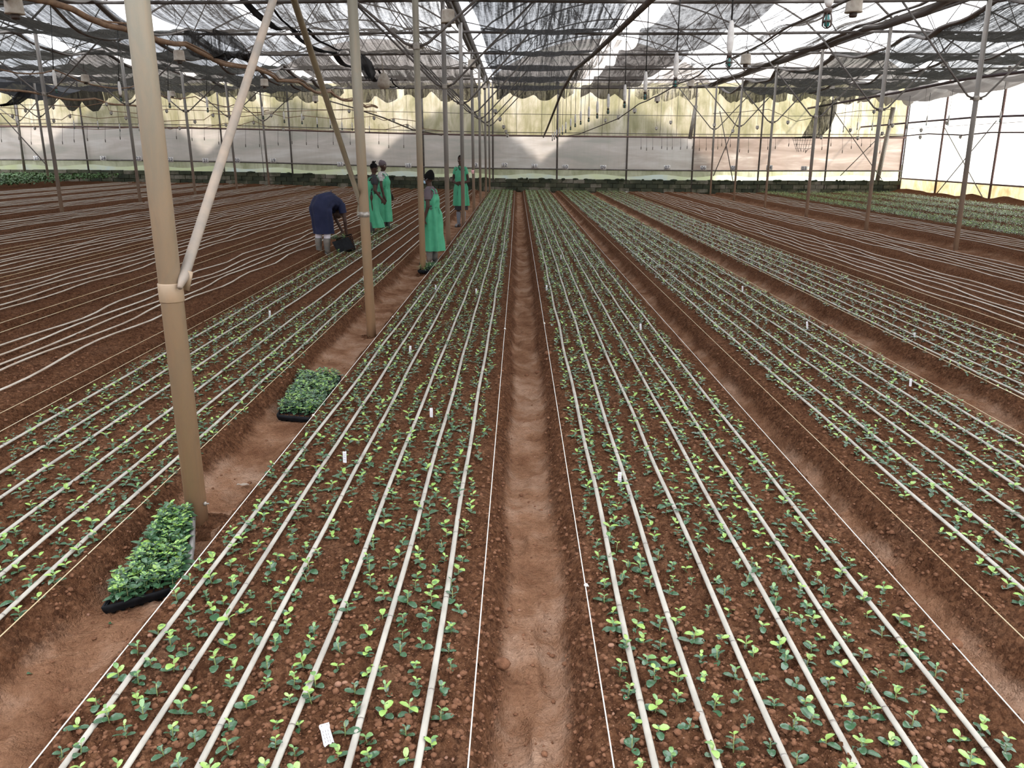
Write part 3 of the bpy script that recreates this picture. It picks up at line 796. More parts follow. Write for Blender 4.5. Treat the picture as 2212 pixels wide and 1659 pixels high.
RLAB = ['nearest pole of the right row, tallest in the photo', 'second pole of the right row', 'third pole of the right row', 'fourth pole of the right row', 'fifth pole of the right row, inside crossed braces', 'sixth pole of the right row, by the end wall']
for i, (u, v, ut, vt) in enumerate([(2064, 539, 2138, 0), (1870, 500.5, 1923, 70), (1741, 472, 1775, 132), (1651.5, 454, 1676, 180), (1584.7, 440, 1601, 220), (1534, 428, 1545, 240)]):
    Yp = PLANES[5 + i]
    b = at_y(u, v, Yp); t = at_y(ut, vt, Yp); k = (4.98 - b.z) / (t.z - b.z); t = b + (t - b) * k
    pole('support_pole', b, t, 0.052 if i < 3 else 0.046, M['pole_far'], RLAB[i], 'right row of poles', 2.95, True, 12)
LLAB = ['nearest pole of the left row', 'second pole of the left row', 'third pole of the left row', 'fourth pole of the left row', 'fifth pole of the left row']
for i, (u, v, ut, vt) in enumerate([(135, 464, 73, 50), (304, 442, 260, 110), (423, 428, 390, 140), (513, 417, 487, 175), (582, 407, 562, 200)]):
    Yp = PLANES[6 + i] if i < 5 else 43
    b = at_y(u, v, Yp); t = at_y(ut, vt, Yp); k = (4.98 - b.z) / (t.z - b.z); t = b + (t - b) * k
    pole('support_pole', b, t, 0.05, M['pole_far'], LLAB[i], 'left row of poles', 3.35, True, 12)
for i, (u, v, ut, vt, Yp) in enumerate([(104, 383, 78, 210, 37.0), (52, 368, 35, 225, 41.7)]):
    b = at_y(u, v, Yp); t = at_y(ut, vt, Yp); k = (4.98 - b.z) / (t.z - b.z); t = b + (t - b) * k
    pole('support_pole', b, t, 0.05, M['pole_far'], ['near', 'far'][i] + ' pole standing in the green crop', 'poles in the crop', 3.35, True, 10)
# long crossing tie rods
def rod(pts, label, r=0.02, mat='steel'):
    m = MB(); m.tube(pts, r, 6); return tag(m.build('tie_rod', M[mat]), label, 'tie rod')
rod([at_y(0, 245, 33), at_y(99, 355, 33)], 'tie rod slanting down at the far left of the view')
rod([at_y(555, 230, 40), at_y(572, 390, 40)], 'thin rod beside the fifth pole of the left row', 0.012)
rod([at_y(632, 215, 38), at_y(565, 205, 38), at_y(490, 180, 38)], 'thin rod running to the top of the left row', 0.014)
rod([at_y(1600, 240, 36.8), at_y(1541, 380, 36.8)], 'tie rod slanting down left from the fifth right pole', 0.02)
rod([at_y(1555, 240, 36.6), at_y(1584, 395, 36.6)], 'tie rod slanting down right to the fifth right pole', 0.02)
rod([at_y(1803, 242, 42.6), at_y(1905, 388, 42.6)], 'crossed tie rod before the end wall, falling to the right', 0.02)
rod([at_y(1905, 290, 42.5), at_y(1815, 380, 42.5)], 'crossed tie rod before the end wall, falling to the left', 0.02)
rod([at_y(1930, 232, 42.8), at_y(1895, 390, 42.8)], 'wide pale leaning post at the right corner', 0.11, 'clamp')
rod([at_y(1503, 228, 42.8), at_y(1490, 300, 42.8)], 'wide pale leaning post below the net edge', 0.10, 'clamp')
rod([at_y(1025, 165, 42), at_y(1046, 300, 42), at_y(1052, 420, 42)], 'thin slanting rod behind the centre pole row', 0.014)

# ------------------------------------------------------------------ cables, pots, lamps
def sagline(p0, p1, n, sag, jit=0.0, seed=0):
    out = []
    for i in range(n + 1):
        t = i / n; p = Vector(p0).lerp(Vector(p1), t)
        s = seg_sag(p.y)
        p = p + Vector((jit * (float(vn(i * 0.7, seed, 61)) - 0.5), 0, -sag * s + jit * (float(vn(i * 0.6, seed, 62)) - 0.5)))
        out.append(p)
    return out
def cable(pts, r, mat, label, name='cable', cat='cable'):
    m = MB(); m.tube(pts, r, 7)
    return tag(m.build(name, M[mat]), label, cat)
L1c = sagline((-7.0, 8, 4.02), (-7.0, 42.5, 4.0), 60, 0.10, 0.10, 1)
c1 = cable(L1c, 0.05, 'cable', 'thick brown pipe hung lengthwise left of the first pole')
m = MB(); m.tube([p + Vector((0.05 * math.sin(i * 1.1), 0, 0.06 + 0.03 * math.cos(i * 0.9))) for i, p in enumerate(L1c)], 0.018, 6); m.build('wrapped_cord', M['cable'], c1)
c2 = cable(sagline((-18.3, 12, 4.1), (-18.3, 42.5, 4.05), 50, 0.12, 0.08, 2), 0.045, 'cable', 'brown pipe hung lengthwise beyond the left pole row')
c3 = cable(sagline((-29.5, 14, 4.35), (-29.5, 42.5, 4.3), 40, 0.10, 0.08, 3), 0.045, 'cable', 'brown pipe hung above the green crop')
cable(sagline((-12.2, 12, 3.95), (-12.2, 42, 3.9), 50, 0.25, 0.12, 4), 0.018, 'cable', 'thin looping cord along the left pole row')
cable(sagline((4.1, 9, 3.75), (4.1, 30, 3.4), 30, 0.05, 0.06, 5) + [at_y(1336, 256, 32), at_y(1286, 276, 35), at_y(1250, 290, 38), at_y(1222, 294, 42)], 0.018, 'cable_dark', 'dark cord with small pots right of the hanging lamps')
cable([at_y(1412, -6, 10.6), at_y(1330, 72, 14), at_y(1281, 118, 17.5), at_y(1240, 152, 22), at_y(1215, 195, 28), at_y(1195, 245, 34), at_y(1181, 280, 39), at_y(1174, 296, 43)], 0.042, 'cable_dark', 'crooked dark hose falling from the lamps towards the end wall', 'hose', 'hose')
cable([at_x(1385, 293, 14.8), at_x(1480, 285, 14.8), at_x(1640, 252, 14.8), at_x(1780, 228, 14.8), at_x(1950, 198, 14.8), at_x(2090, 170, 14.8), at_x(2212, 155, 14.8), at_x(2300, 140, 14.8)], 0.05, 'cable_purple', 'thick mauve cable crossing the right row of poles')
cable([at_x(1620, 294, 17.6), at_x(1760, 283, 17.6), at_x(1900, 271, 17.6), at_x(2000, 262, 17.6), at_x(2110, 253, 17.6), at_x(2230, 249, 17.6)], 0.04, 'cable_purple', 'upper mauve cable before the bright right wall')
cable([at_x(1700, 299, 18.8), at_x(1850, 296, 18.8), at_x(1950, 294, 18.8), at_x(2005, 289, 18.8), at_x(2080, 292, 18.8), at_x(2140, 286, 18.8), at_x(2230, 286, 18.8)], 0.03, 'cable_purple', 'lower mauve cable before the bright right wall')
cable([at_y(1540, 245, 38), at_y(1600, 242, 38), at_y(1660, 236, 38), at_y(1720, 262, 38), at_y(1780, 250, 38), at_y(1850, 240, 38), at_y(1930, 236, 38)], 0.012, 'cable_dark', 'thin wavy wire before the right part of the end wall')
cable([at_y(700, 215, 39), at_y(760, 232, 39), at_y(830, 255, 39), at_y(890, 280, 39), at_y(955, 292, 39)], 0.03, 'cable_dark', 'dark cord dipping behind the second centre pole')

def pot(p, s, mat='cup'):
    root = empty('hanging_pot', p)
    m = MB(); m.lathe([(0.0, 0.11), (0.095, 0.11), (0.105, 0.08), (0.112, -0.07), (0.118, -0.075), (0.118, -0.09), (0.0, -0.09)], 18, caps=False); m.build('shell', M[mat], root)
    m = MB(); m.lathe([(0.0, -0.06), (0.05, -0.07), (0.055, -0.13), (0.045, -0.15), (0.0, -0.155)], 12, caps=False); m.build('socket', M['dark_plastic'], root)
    m = MB(); m.tube([(0.0, 0, 0.10), (0.05, 0, 0.17), (0.0, 0, 0.24), (-0.03, 0, 0.20)], 0.009, 6); m.build('hook', M['dark_plastic'], root)
    hl = (4.86 - Vector(p).z) / s
    if hl > 0.3:
        m = MB(); m.tube([(0, 0, 0.22), (0, 0, hl)], 0.005 / s, 5); m.build('hanger_wire', M['steel'], root)
    root.scale = (s, s, s)
    return root
POTS = [(30, 14, -7.0, 1.1, 'largest beige pot, hanging in the top left corner of the view'),
        (387, 121, -7.0, 1.0, 'beige pot on the brown pipe between the first pole and its brace'),
        (571, 179, -7.0, 0.95, 'beige pot hanging just right of the pale brace'),
        (681, 214, -7.0, 0.9, 'farthest beige pot on the brown pipe left of the dark brace'),
        (184, 170, -12.2, 1.0, 'beige pot on the thin cord, seen left of the first pole'),
        (372, 203, -12.2, 0.9, 'small beige pot just right of the first pole, on the cord'),
        (968, 37, -1.12, 1.0, 'beige pot hanging at the top of the fourth centre pole'),
        (1019, 138, -1.2, 0.95, 'beige pot high between the fifth and sixth centre poles'),
        (1046, 186, -1.3, 0.9, 'beige pot high at the seventh centre pole'),
        (1060, 213, -1.4, 0.85, 'farthest beige pot in the centre pole row'),
        (1845, 12, 4.4, 0.95, 'beige pot right of the nearest hanging lamp'),
        (1611, 129, 4.4, 0.9, 'beige pot right of the second hanging lamp'),
        (1492, 180, 4.3, 0.8, 'beige pot right of the third hanging lamp'),
        (1420, 214, 4.2, 0.75, 'small beige pot right of the fourth hanging lamp'),
        (1798, 188, 14.8, 1.0, 'grey beige pot below the nets between two right poles'),
        (2040, 138, 14.8, 0.95, 'beige pot hanging left of the nearest right pole'),
        (1651, 216, 14.8, 0.7, 'small pot below the nets beside the fourth right pole')]
for u, v, X, s, lab in POTS:
    o = pot(at_x(u, v, X), s); tag(o, lab, 'pot', 'hanging beige pots')
SM = [(1371, 239), (1336, 253), (1308, 260), (1286, 273), (1267, 282), (1250, 287), (1449, 264), (1418, 277), (1392, 285), (1373, 289)]
for i, (u, v) in enumerate(SM):
    o = pot(at_x(u, v, 4.1 if i < 6 else 7.0), 0.62, 'clamp'); tag(o, ('small grey pot strung on the dark cord right of the hanging lamps' if i < 6 else 'small grey pot strung left of the sixth right pole'), 'pot', 'small pots on the cord' if i < 6 else 'small pots by the end wall')
for i, (u, v) in enumerate([(1070, 240), (1080, 257), (1088, 274), (1093, 284), (1096, 292)]):
    o = pot(at_y(u, v, 33 + 2.2 * i), 0.65, 'clamp'); tag(o, 'small grey pot strung right of the centre pole row', 'pot', 'small pots by centre row')
LS = [(27, 251), (55, 239), (115, 232), (116, 261), (240, 244), (272, 255), (151, 251), (75, 277), (230, 225), (348, 276), (388, 277), (360, 240), (460, 249), (488, 270), (421, 263), (548, 265), (586, 249), (655, 254), (612, 279), (754, 240), (784, 282), (808, 255), (850, 260), (880, 272), (915, 282)]
for i, (u, v) in enumerate(LS):
    o = pot(at_y(u, v, 36 if v < 265 else 40), 0.55, 'clamp'); tag(o, 'small dull pot strung on cords before the left end wall', 'pot', 'small pots, left end wall')
for yy, lo, hi in ((36, 220, 247), (36, 247, 265), (40, 265, 300)):
    row = sorted([q for q in LS if lo <= q[1] < hi]); pts = [at_y(-20, row[0][1] - 8, yy)]
    for a_, b_ in zip(row[:-1], row[1:]):
        pts += [at_y(a_[0], a_[1] - 4, yy), at_y((a_[0] + b_[0]) / 2, (a_[1] + b_[1]) / 2 + 3, yy)]
    pts += [at_y(row[-1][0], row[-1][1] - 4, yy), at_y(row[-1][0] + 60, row[-1][1] + 3, yy)]
    cable(pts, 0.014, 'cable', {220: 'upper', 247: 'middle', 265: 'lower'}[lo] + ' thin wavy cord carrying small pots before the left end wall')
RS = [(1543, 270), (1583, 283), (1636, 275), (1702, 264), (1837, 281), (1888, 241), (1928, 271), (1906, 288), (2045, 265), (1990, 281), (1988, 296), (2075, 295), (2205, 256), (2180, 288), (1774, 296), (1853, 298)]
for i, (u, v) in enumerate(RS):
    o = pot(at_y(u, v, 36), 0.6, 'clamp'); tag(o, 'small dull pot strung on cables before the right end wall', 'pot', 'small pots, right end wall')

def lamp(ptop, pbot, label, group):
    """cord with a milky sleeve over the socket and a small teal caged bulb; pbot = bottom of the cage"""
    root = empty('hanging_lamp', pbot); tag(root, label, 'lamp', group)
    h = ptop.z - pbot.z
    m = MB(); m.tube([(ptop.x - pbot.x, ptop.y - pbot.y, h), (0, 0, 0.33)], 0.007, 6); m.build('cord', M['black_cord'], root)
    m = MB(); m.lathe([(0.004, 0.345), (0.016, 0.335), (0.025, 0.27), (0.027, 0.20), (0.024, 0.13), (0.012, 0.105)], 12); m.build('sleeve', M['sleeve'], root)
    m = MB(); m.lathe([(0.018, 0.10), (0.022, 0.095), (0.018, 0.07)], 12); m.build('socket', M['dark_plastic'], root)
    m = MB()
    for k in range(6):
        a = k * math.pi / 3; m.tube([(0.018 * math.cos(a), 0.018 * math.sin(a), 0.075), (0.025 * math.cos(a), 0.025 * math.sin(a), 0.045), (0.025 * math.cos(a), 0.025 * math.sin(a), 0.012), (0.006 * math.cos(a), 0.006 * math.sin(a), 0.0)], 0.003, 5)
    m.lathe([(0.0255, 0.04), (0.027, 0.035), (0.0255, 0.03)], 10); m.build('cage', M['dark_plastic'], root)
    m = MB(); m.lathe([(0.0, 0.004), (0.014, 0.012), (0.017, 0.035), (0.011, 0.06), (0.009, 0.075)], 10, caps=False); m.build('bulb', M['teal'], root)
    return root
for i in range(17):
    Y = 4.72 + 2.12 * i; v = None
    X = 1.66 - 0.004 * i
    lab = (['nearest hanging lamp, cut by the top edge of the photo'] + [ORD[k] + ' hanging lamp of the row right of centre' for k in range(1, 17)])[i]
    z = 2.49 + 0.004 * i
    lamp(Vector((X, Y, 3.62 + min(0.3, 0.05 * i) - max(0, (i - 9)) * 0.06)), Vector((X + 0.012 * math.sin(i * 2.1), Y, z - max(0, (i - 9)) * 0.03)), lab, 'hanging lamps right of centre')
for i in range(14):
    Y = 13.2 + 2.12 * i
    lamp(Vector((-7.0, Y, 3.98)), Vector((-7.0 - 0.1, Y, 2.72 + 0.02 * math.sin(i * 3))), ORD[i] + ' hanging lamp from the camera under the brown pipe', 'hanging lamps under the left pipe')
for i in range(12):
    Y = 19 + 2.0 * i
    lamp(Vector((-18.3, Y, 4.0)), Vector((-18.3, Y, 2.8 + 0.03 * math.sin(i * 3))), 'hanging lamp beyond the left pole row', 'hanging lamps far left')
for i in range(15):
    Y = 20 + 1.55 * i
    lamp(Vector((14.8, Y, 3.9)), Vector((14.8, Y, 2.75 + 0.03 * math.sin(i * 3))), 'hanging lamp between the right poles and the right wall', 'hanging lamps far right')
# thin droppers hanging before the end wall
def dropper(u, v0_, v1_, Y):
    p = at_y(u, v0_, Y); q = at_y(u, v1_, Y)
    m = MB(); m.tube([p, q], 0.007, 5); m.tube([q, q - Vector((0, 0, 0.14))], 0.018, 6)
    return tag(m.build('dropper', M['cable_dark']), None, None)
rr = random.Random(9)
for i in range(14):
    o = dropper(1385 + i * 14 + rr.uniform(-3, 3), 292, 317 + rr.uniform(-2, 3), 43.0); tag(o, 'thin dropper hanging before the end wall, right of sixth pole lamps', 'dropper', 'droppers right')
for i in range(18):
    o = dropper(1560 + i * 20 + rr.uniform(-5, 5), 296, 312 + rr.uniform(-4, 14), 41.0); tag(o, 'thin dropper hanging before the pink right end curtain', 'dropper', 'droppers far right')
for i in range(30):
    o = dropper(8 + i * 31 + rr.uniform(-6, 6), 268, 300 + rr.uniform(-6, 6) + (8 if i > 14 else 0), 41.5); tag(o, 'thin dropper hanging before the left end curtain', 'dropper', 'droppers left')

# ------------------------------------------------------------------ number cards along the end wall
NW = dict(zip(range(3, 26), 'three four five six seven eight nine ten eleven twelve thirteen fourteen fifteen sixteen seventeen eighteen nineteen twenty twenty-one twenty-two twenty-three twenty-four twenty-five'.split()))
def card(u, v, txt, label):
    p = at_y(u, v, YW - 0.16)
    root = empty('number_card', p); tag(root, label, 'number card')
    m = MB(); m.box((0, 0, 0), (0.32, 0.006, 0.24)); m.build('plate', M['sleeve'], root)
    cu = bpy.data.curves.new('digits', 'FONT'); cu.body = txt; cu.size = 0.24; cu.align_x = 'CENTER'; cu.align_y = 'CENTER'; cu.extrude = 0.002
    t = bpy.data.objects.new('digits', cu); C.objects.link(t)
    me = bpy.data.meshes.new_from_object(t); bpy.data.objects.remove(t)
    me.materials.clear(); me.materials.append(M['ink'])
    o = link(bpy.data.objects.new('digits', me), root); o.rotation_euler = (math.pi / 2, 0, 0); o.location = (0, -0.006, 0)
for u, v, t in [(79, 342, '25'), (223, 342, '24'), (299, 343, '23'), (368, 345, '22'), (444, 347, '21'), (512, 347, '20'), (590, 347, '19'), (735, 355, '17'), (882, 358, '15'), (1026, 357, '13'), (1090, 357, '12'), (1155, 359, '11'), (1221, 361, '10'), (1303, 362, '09'), (1441, 362, '07'), (1519, 363, '06'), (1585, 363, '05'), (1662, 362, '04'), (1737, 364, '03')]:
    card(u, v, t, 'small white card reading ' + NW[int(t)] + ' low on the end wall')

# ------------------------------------------------------------------ irrigation tubes and twines
def ylist(a, b, n): return [a * (b / a) ** (i / (n - 1)) for i in range(n)]
ti = 0
for bd in BEDS:
    planted = bd['plant'] in ('full', 'part', 'sparse')
    for k, (x0, x1) in enumerate(zip(bd['t0'], bd['t1'])):
        if bd['plant'] == 'dense': break
        ti += 1
        r = random.Random(100 + ti)
        n = 110 if planted else 90
        a0 = 1.2 if abs(x0) < 6 else (3.0 if abs(x0) < 9 else 8.0)
        b0_ = YEND - r.uniform(0, 0.6) - (0 if planted else r.uniform(0, 2))
        ys = ylist(a0, b0_, n)
        am = 0.006 if planted else 0.055
        ph = r.uniform(0, 50)
        xs = [x0 + (x1 - x0) * float(drift(y)) + am * 2 * (float(vn(y * 0.9, ph, 71)) - 0.5) + am * 0.6 * math.sin(y * 2.6 + ph) for y in ys]
        zs = gnd(np.array(xs)) + 0.027 + (0.006 if planted else 0.014) * vn(np.array(ys) * 1.6, np.full(n, ph), 72)
        m = MB(); m.tube(list(zip(xs, ys, [float(z) for z in zs])), 0.0120 if planted else 0.0135, 8, 0.55)
        if planted and abs(x0) < 3.6:
            y = a0 + r.uniform(0, 0.6)
            while y < 9:
                xx = float(np.interp(y, ys, xs)); zz = float(np.interp(y, ys, zs))
                m.tube([(xx, y, zz), (xx, y + 0.010, zz)], [0.0127, 0.0127], 8, 0.62, mi=1); y += 0.62
        o = m.build('irrigation_tube', [M['tube' if planted else 'tube_warm'], M['clamp']])
        tag(o, 'pale irrigation tube, ' + ORD[k] + ' from the left in the ' + bd['name'], 'irrigation tube', 'tubes on the ' + bd['name'])
def twine(pts, label, r=0.0022, mat='string', knots=()):
    m = MB(); m.tube(pts, r, 5)
    for p in knots: m.ball(p, (0.010, 0.010, 0.008), 6, 4); m.tube([p, Vector(p) + Vector((0.012, 0.01, -0.012))], 0.004, 4)
    return tag(m.build('guide_twine', M[mat]), label, 'twine')
for bd in BEDS:
    for s, key in ((0, 'e0'), (1, 'e1')):
        if not bd['strings'][s]: continue
        far = bd[key + 'f']
        a0 = 1.2
        ys = ylist(a0, YEND, 40)
        xs = [bd[key] + (far - bd[key]) * float(drift(y)) for y in ys]
        pts = [(x, y, float(gnd(x)) + 0.026) for x, y in zip(xs, ys)]
        kn = []
        if bd is BEDS[1] and s == 0: kn = [at_z(1264, 1262, 0.03), at_z(1175, 697, 0.03)]; kn = [Vector((0.305, k_.y, 0.026)) for k_ in kn]
        if bd is BEDS[0] and s == 1: kn = [Vector((float(np.interp(8.55, ys, xs)), 8.55, 0.026))]
        if bd is BEDS[0] and s == 0: kn = [Vector((float(np.interp(y_, ys, xs)), y_, 0.026)) for y_ in (5.55, 9.2)]
        twine(pts, ('left' if s == 0 else 'right') + ' edge twine of the ' + bd['name'], 0.0026 if abs(bd[key]) < 4 else 0.004, 'string_white' if bd is BEDS[0] or bd is BEDS[1] else 'string', kn)

# ------------------------------------------------------------------ seedlings
def leaf_np(L, W, droop, lod, cup=0.25):
    ts = [0, 0.22, 0.5, 0.78, 1.0] if lod == 0 else [0, 0.45, 1.0]
    prof = {0: 0.08, 0.22: 0.72, 0.5: 1.0, 0.78: 0.74, 1.0: 0.0, 0.45: 1.0}
    V = []
    for t in ts:
        w = W / 2 * prof[t]; x = L * t; z = -droop * L * t * t
        V += [(x, -w, z + cup * w), (x, 0, z), (x, w, z + cup * w)]
    F = []
    for i in range(len(ts) - 1):
        a = i * 3
        for q in (0, 1): F += [(a + q, a + q + 1, a + q + 4), (a + q, a + q + 4, a + q + 3)]
    return np.array(V), np.array(F)
def rot_np(V, az, el):
    c, s = math.cos(el), math.sin(el)
    V = V @ np.array([[c, 0, -s], [0, 1, 0], [s, 0, c]]).T if False else np.stack([V[:, 0] * c - V[:, 2] * s, V[:, 1], V[:, 0] * s + V[:, 2] * c], 1)
    c, s = math.cos(az), math.sin(az)
    return np.stack([V[:, 0] * c - V[:, 1] * s, V[:, 0] * s + V[:, 1] * c, V[:, 2]], 1)
def seedling_spec(r):
    """list of (z on stem, azimuth, elevation, length, width, droop, material index)"""
    H = r.uniform(0.016, 0.052); n = r.choice([2, 3, 3, 4]); az = r.uniform(0, 6.3); sp = []
    for k in range(n):
        t = k / max(1, n - 1)
        z = 0.010 + H * t
        L = (0.041 - 0.021 * t) * r.uniform(0.75, 1.25)
        mi = 0 if t < 0.35 else (r.choice([0, 0, 1, 2]) if t < 0.8 else r.choice([0, 1, 1, 2]))
        for s in (0, 1):
            if r.random() < 0.10: continue
            sp.append((z, az + math.pi * s + r.uniform(-0.35, 0.35), r.uniform(0.05, 0.6) + 0.25 * t, L * r.uniform(0.8, 1.15), L * r.uniform(0.52, 0.72), r.uniform(0.1, 0.5), mi))
        az += math.pi / 2 + r.uniform(-0.3, 0.3)
    return H + 0.012, sp
NVAR = 10
SPECS = [seedling_spec(random.Random(500 + i)) for i in range(NVAR)]
def seedling_np(spec, lod):
    H, sp = spec; V = []; F = []; MI = []; off = 0
    for (z, az, el, L, W, dr, mi) in sp:
        v, f = leaf_np(L, W, dr, lod)
        v = rot_np(v, az, el); v[:, 2] += z
        V.append(v); F.append(f + off); MI += [mi] * len(f); off += len(v)
    w = 0.0016
    st = np.array([(-w, 0, 0), (w, 0, 0), (0, 0, H), (0, -w, 0), (0, w, 0), (0, 0, H)])
    V.append(st); F.append(np.array([(0, 1, 2), (3, 4, 5)]) + off); MI += [3, 3]
    return np.concatenate(V), np.concatenate(F), np.array(MI)
LOD = [[seedling_np(s, l) for s in SPECS] for l in (0, 1)]
LEAFM = [M['leaf_dark'], M['leaf_mid'], M['leaf_lime'], M['stem']]
def merge_plants(P, lod):
    """P: array (n, 5) x y z rot scale -> merged arrays"""
    Vs, Fs, Ms, off = [], [], [], 0
    var = RNG.integers(0, NVAR, len(P))
    for k in range(NVAR):
        Q = P[var == k]
        if not len(Q): continue
        v, f, mi = LOD[lod][k]
        c, s = np.cos(Q[:, 3])[:, None], np.sin(Q[:, 3])[:, None]; sc = Q[:, 4][:, None]
        X = (v[None, :, 0] * c - v[None, :, 1] * s) * sc + Q[:, 0][:, None]
        Y = (v[None, :, 0] * s + v[None, :, 1] * c) * sc + Q[:, 1][:, None]
        Z = v[None, :, 2] * sc + Q[:, 2][:, None]
        Vs.append(np.stack([X, Y, Z], 2).reshape(-1, 3))
        Fs.append((f[None] + (np.arange(len(Q)) * len(v))[:, None, None]).reshape(-1, 3) + off)
        Ms.append(np.tile(mi, len(Q))); off += len(Q) * len(v)
    return np.concatenate(Vs), np.concatenate(Fs), np.concatenate(Ms)
plants = []   # (bed index, lane, x, y)
for bi, bd in enumerate(BEDS):
    if bd['plant'] is None: continue
    r = random.Random(300 + bi)
    rows = []
    if bd['plant'] == 'dense':
        x = bd['e0'] + 0.16
        while x < bd['e1'] - 0.14: rows.append((x, x, 0)); x += 0.115
    else:
        for k, (x0, x1) in enumerate(zip(bd['t0'], bd['t1'])):
            rows.append((x0 - 0.052, x1 - 0.045, k)); rows.append((x0 + 0.052, x1 + 0.045, k + 1))
    ymin = 1.5 if abs(bd['e0']) < 5 else 10
    for (x0, x1, lane) in rows:
        y = ymin + r.uniform(0, 0.1)
        while y < YEND - 0.3:
            step = 0.118 if bd['plant'] != 'sparse' else 0.15
            if bd['plant'] == 'dense': step = 0.12 if y < 30 else 0.15
            y += step * r.uniform(0.82, 1.2)
            if bd['plant'] == 'part':
                lim = 21 if lane <= 1 else (18 if lane == 2 else (9.5 if lane == 3 else 10.2))
                if y > lim and not (lane >= 5 and y < 13.5): continue
            if r.random() < (0.06 if bd['plant'] != 'sparse' else 0.22): continue
            x = x0 + (x1 - x0) * float(drift(y)) + r.gauss(0, 0.016)
            if abs(x) > y * 0.66 + 0.5: continue
            plants.append((bi, lane, x, y))
PA = np.array(plants)
PZ = soil(PA[:, 2], PA[:, 3])[0] - 0.004
inview = np.abs(PA[:, 2]) < PA[:, 3] * 0.665 + 0.03
inview &= (PA[:, 3] > 2.02)
order = np.argsort(np.where(inview, PA[:, 3] ** 2 + PA[:, 2] ** 2, 1e9))
near_idx = set(order[:296].tolist())
leaf_me = {}
def leaf_mesh(mi, q):
    key = (mi, q)
    if key not in leaf_me:
        v, f = leaf_np(1.0, (0.54, 0.62, 0.70)[q], (0.12, 0.28, 0.45)[q], 0)
        leaf_me[key] = np_mesh('leaf', v, f, [LEAFM[mi]], smooth=True)
    return leaf_me[key]
stem_me = {}
for k, (H, sp) in enumerate(SPECS):
    m = MB(); m.tube([(0, 0, -0.01), (0.001, 0, H * 0.5), (0, 0.001, H)], [0.0022, 0.0018, 0.0012], 5); stem_me[k] = m.mesh('seedling', M['stem'])
LANE = ['left of its first tube', 'between its first and second tubes', 'between its second and third tubes', 'between its third and fourth tubes', 'between its fourth and fifth tubes', 'between its fifth and sixth tubes', 'right of its sixth tube']
SHORT = {'first bed left of the central path': 'first bed left of centre', 'first bed right of the central path': 'first bed right of centre', 'second bed right of the central path': 'second bed right of centre', 'second bed left of the central path': 'second bed left of centre', 'third bed right of the central path': 'third bed right of centre'}
r = random.Random(77)
ORD30 = ORD + ['twenty-' + q for q in ORD[:9]] + ['thirtieth'] + ['thirty-' + q for q in ORD[:9]]
cnt = {}
rank = {}
for i in sorted(near_idx, key=lambda q: plants[q][3]):
    kk = plants[i][:2]; rank[i] = cnt.get(kk, 0); cnt[kk] = rank[i] + 1
for i in sorted(near_idx):
    bi, lane, x, y = plants[i]; k = r.randrange(NVAR); H, sp = SPECS[k]
    s = r.uniform(0.85, 1.25)
    root = link(bpy.data.objects.new('seedling', stem_me[k]))
    root.location = (x, y, float(PZ[i])); root.rotation_euler = (r.uniform(-0.15, 0.15), r.uniform(-0.15, 0.15), r.uniform(0, 6.28)); root.scale = (s, s, s)
    bn = SHORT.get(BEDS[bi]['name'], BEDS[bi]['name'])
    tag(root, ORD30[rank[i]] + ' seedling from the front ' + LANE[lane].replace('its ', '') + ', ' + bn, 'seedling', 'seedlings of the ' + bn + ', ' + LANE[lane])
    for (z, az, el, L, W, dr, mi) in sp:
        o = bpy.data.objects.new('leaf', leaf_mesh(mi, r.randrange(3))); link(o, root)
        o.location = (0, 0, z); o.rotation_euler = (r.uniform(-0.3, 0.3), -el, az); o.scale = (L, L, L)
for bi, bd in enumerate(BEDS):
    if bd['plant'] is None: continue
    sel = np.array([i for i in range(len(plants)) if plants[i][0] == bi and i not in near_idx])
    Q = np.stack([PA[sel, 2], PA[sel, 3], PZ[sel], RNG.uniform(0, 6.28, len(sel)), RNG.uniform(0.85, 1.25, len(sel)) * (1.6 if bd['plant'] == 'dense' else 1.0 + 0.25 * np.clip((PA[sel, 3] - 6) / 10, 0, 1))], 1)
    mid = Q[:, 1] < 8
    out = []
    for msk, lod in ((mid, 0), (~mid, 1)):
        if msk.any(): out.append(merge_plants(Q[msk], lod))
    V = np.concatenate([o[0] for o in out]); offs = [0] + [len(o[0]) for o in out]
    F = np.concatenate([o[1] + offs[j] for j, o in enumerate(out)]); MI = np.concatenate([o[2] for o in out])
    if bd['plant'] == 'dense': MI = np.where((MI == 0) & (np.arange(len(MI)) // 40 % 2 == 0), 1, MI)  # some dark leaves recoloured paler, backlit sheen put into the colour
    o = link(bpy.data.objects.new('seedlings', np_mesh('seedlings', V, F, LEAFM, MI, smooth=False)))
    tag(o, 'rows of further small green seedlings in the ' + bd['name'], 'seedlings', kind='stuff')

# green crop, back left
n = 26000
Q = np.stack([RNG.uniform(-34.5, -20.4, n), RNG.uniform(23, 43.0, n)], 1)
Q = Q[(np.abs(Q[:, 0]) < Q[:, 1] * 0.68) & (Q[:, 0] < -20.2 - 0.0 * Q[:, 1])]
n = len(Q)
zt = gnd(Q[:, 0]) + 0.22 + 0.20 * vn(Q[:, 0] * 1.5, Q[:, 1] * 1.1, 81) + RNG.uniform(-0.12, 0.06, n)
v, f = leaf_np(0.17, 0.09, 0.4, 1)
az = RNG.uniform(0, 6.28, n); el = RNG.uniform(-0.2, 0.9, n); s = RNG.uniform(0.7, 1.3, n)
ce, se = np.cos(el)[:, None], np.sin(el)[:, None]; ca, sa = np.cos(az)[:, None], np.sin(az)[:, None]
X1 = (v[None, :, 0] * ce - v[None, :, 2] * se) * s[:, None]; Z1 = (v[None, :, 0] * se + v[None, :, 2] * ce) * s[:, None]; Y1 = v[None, :, 1] * s[:, None]
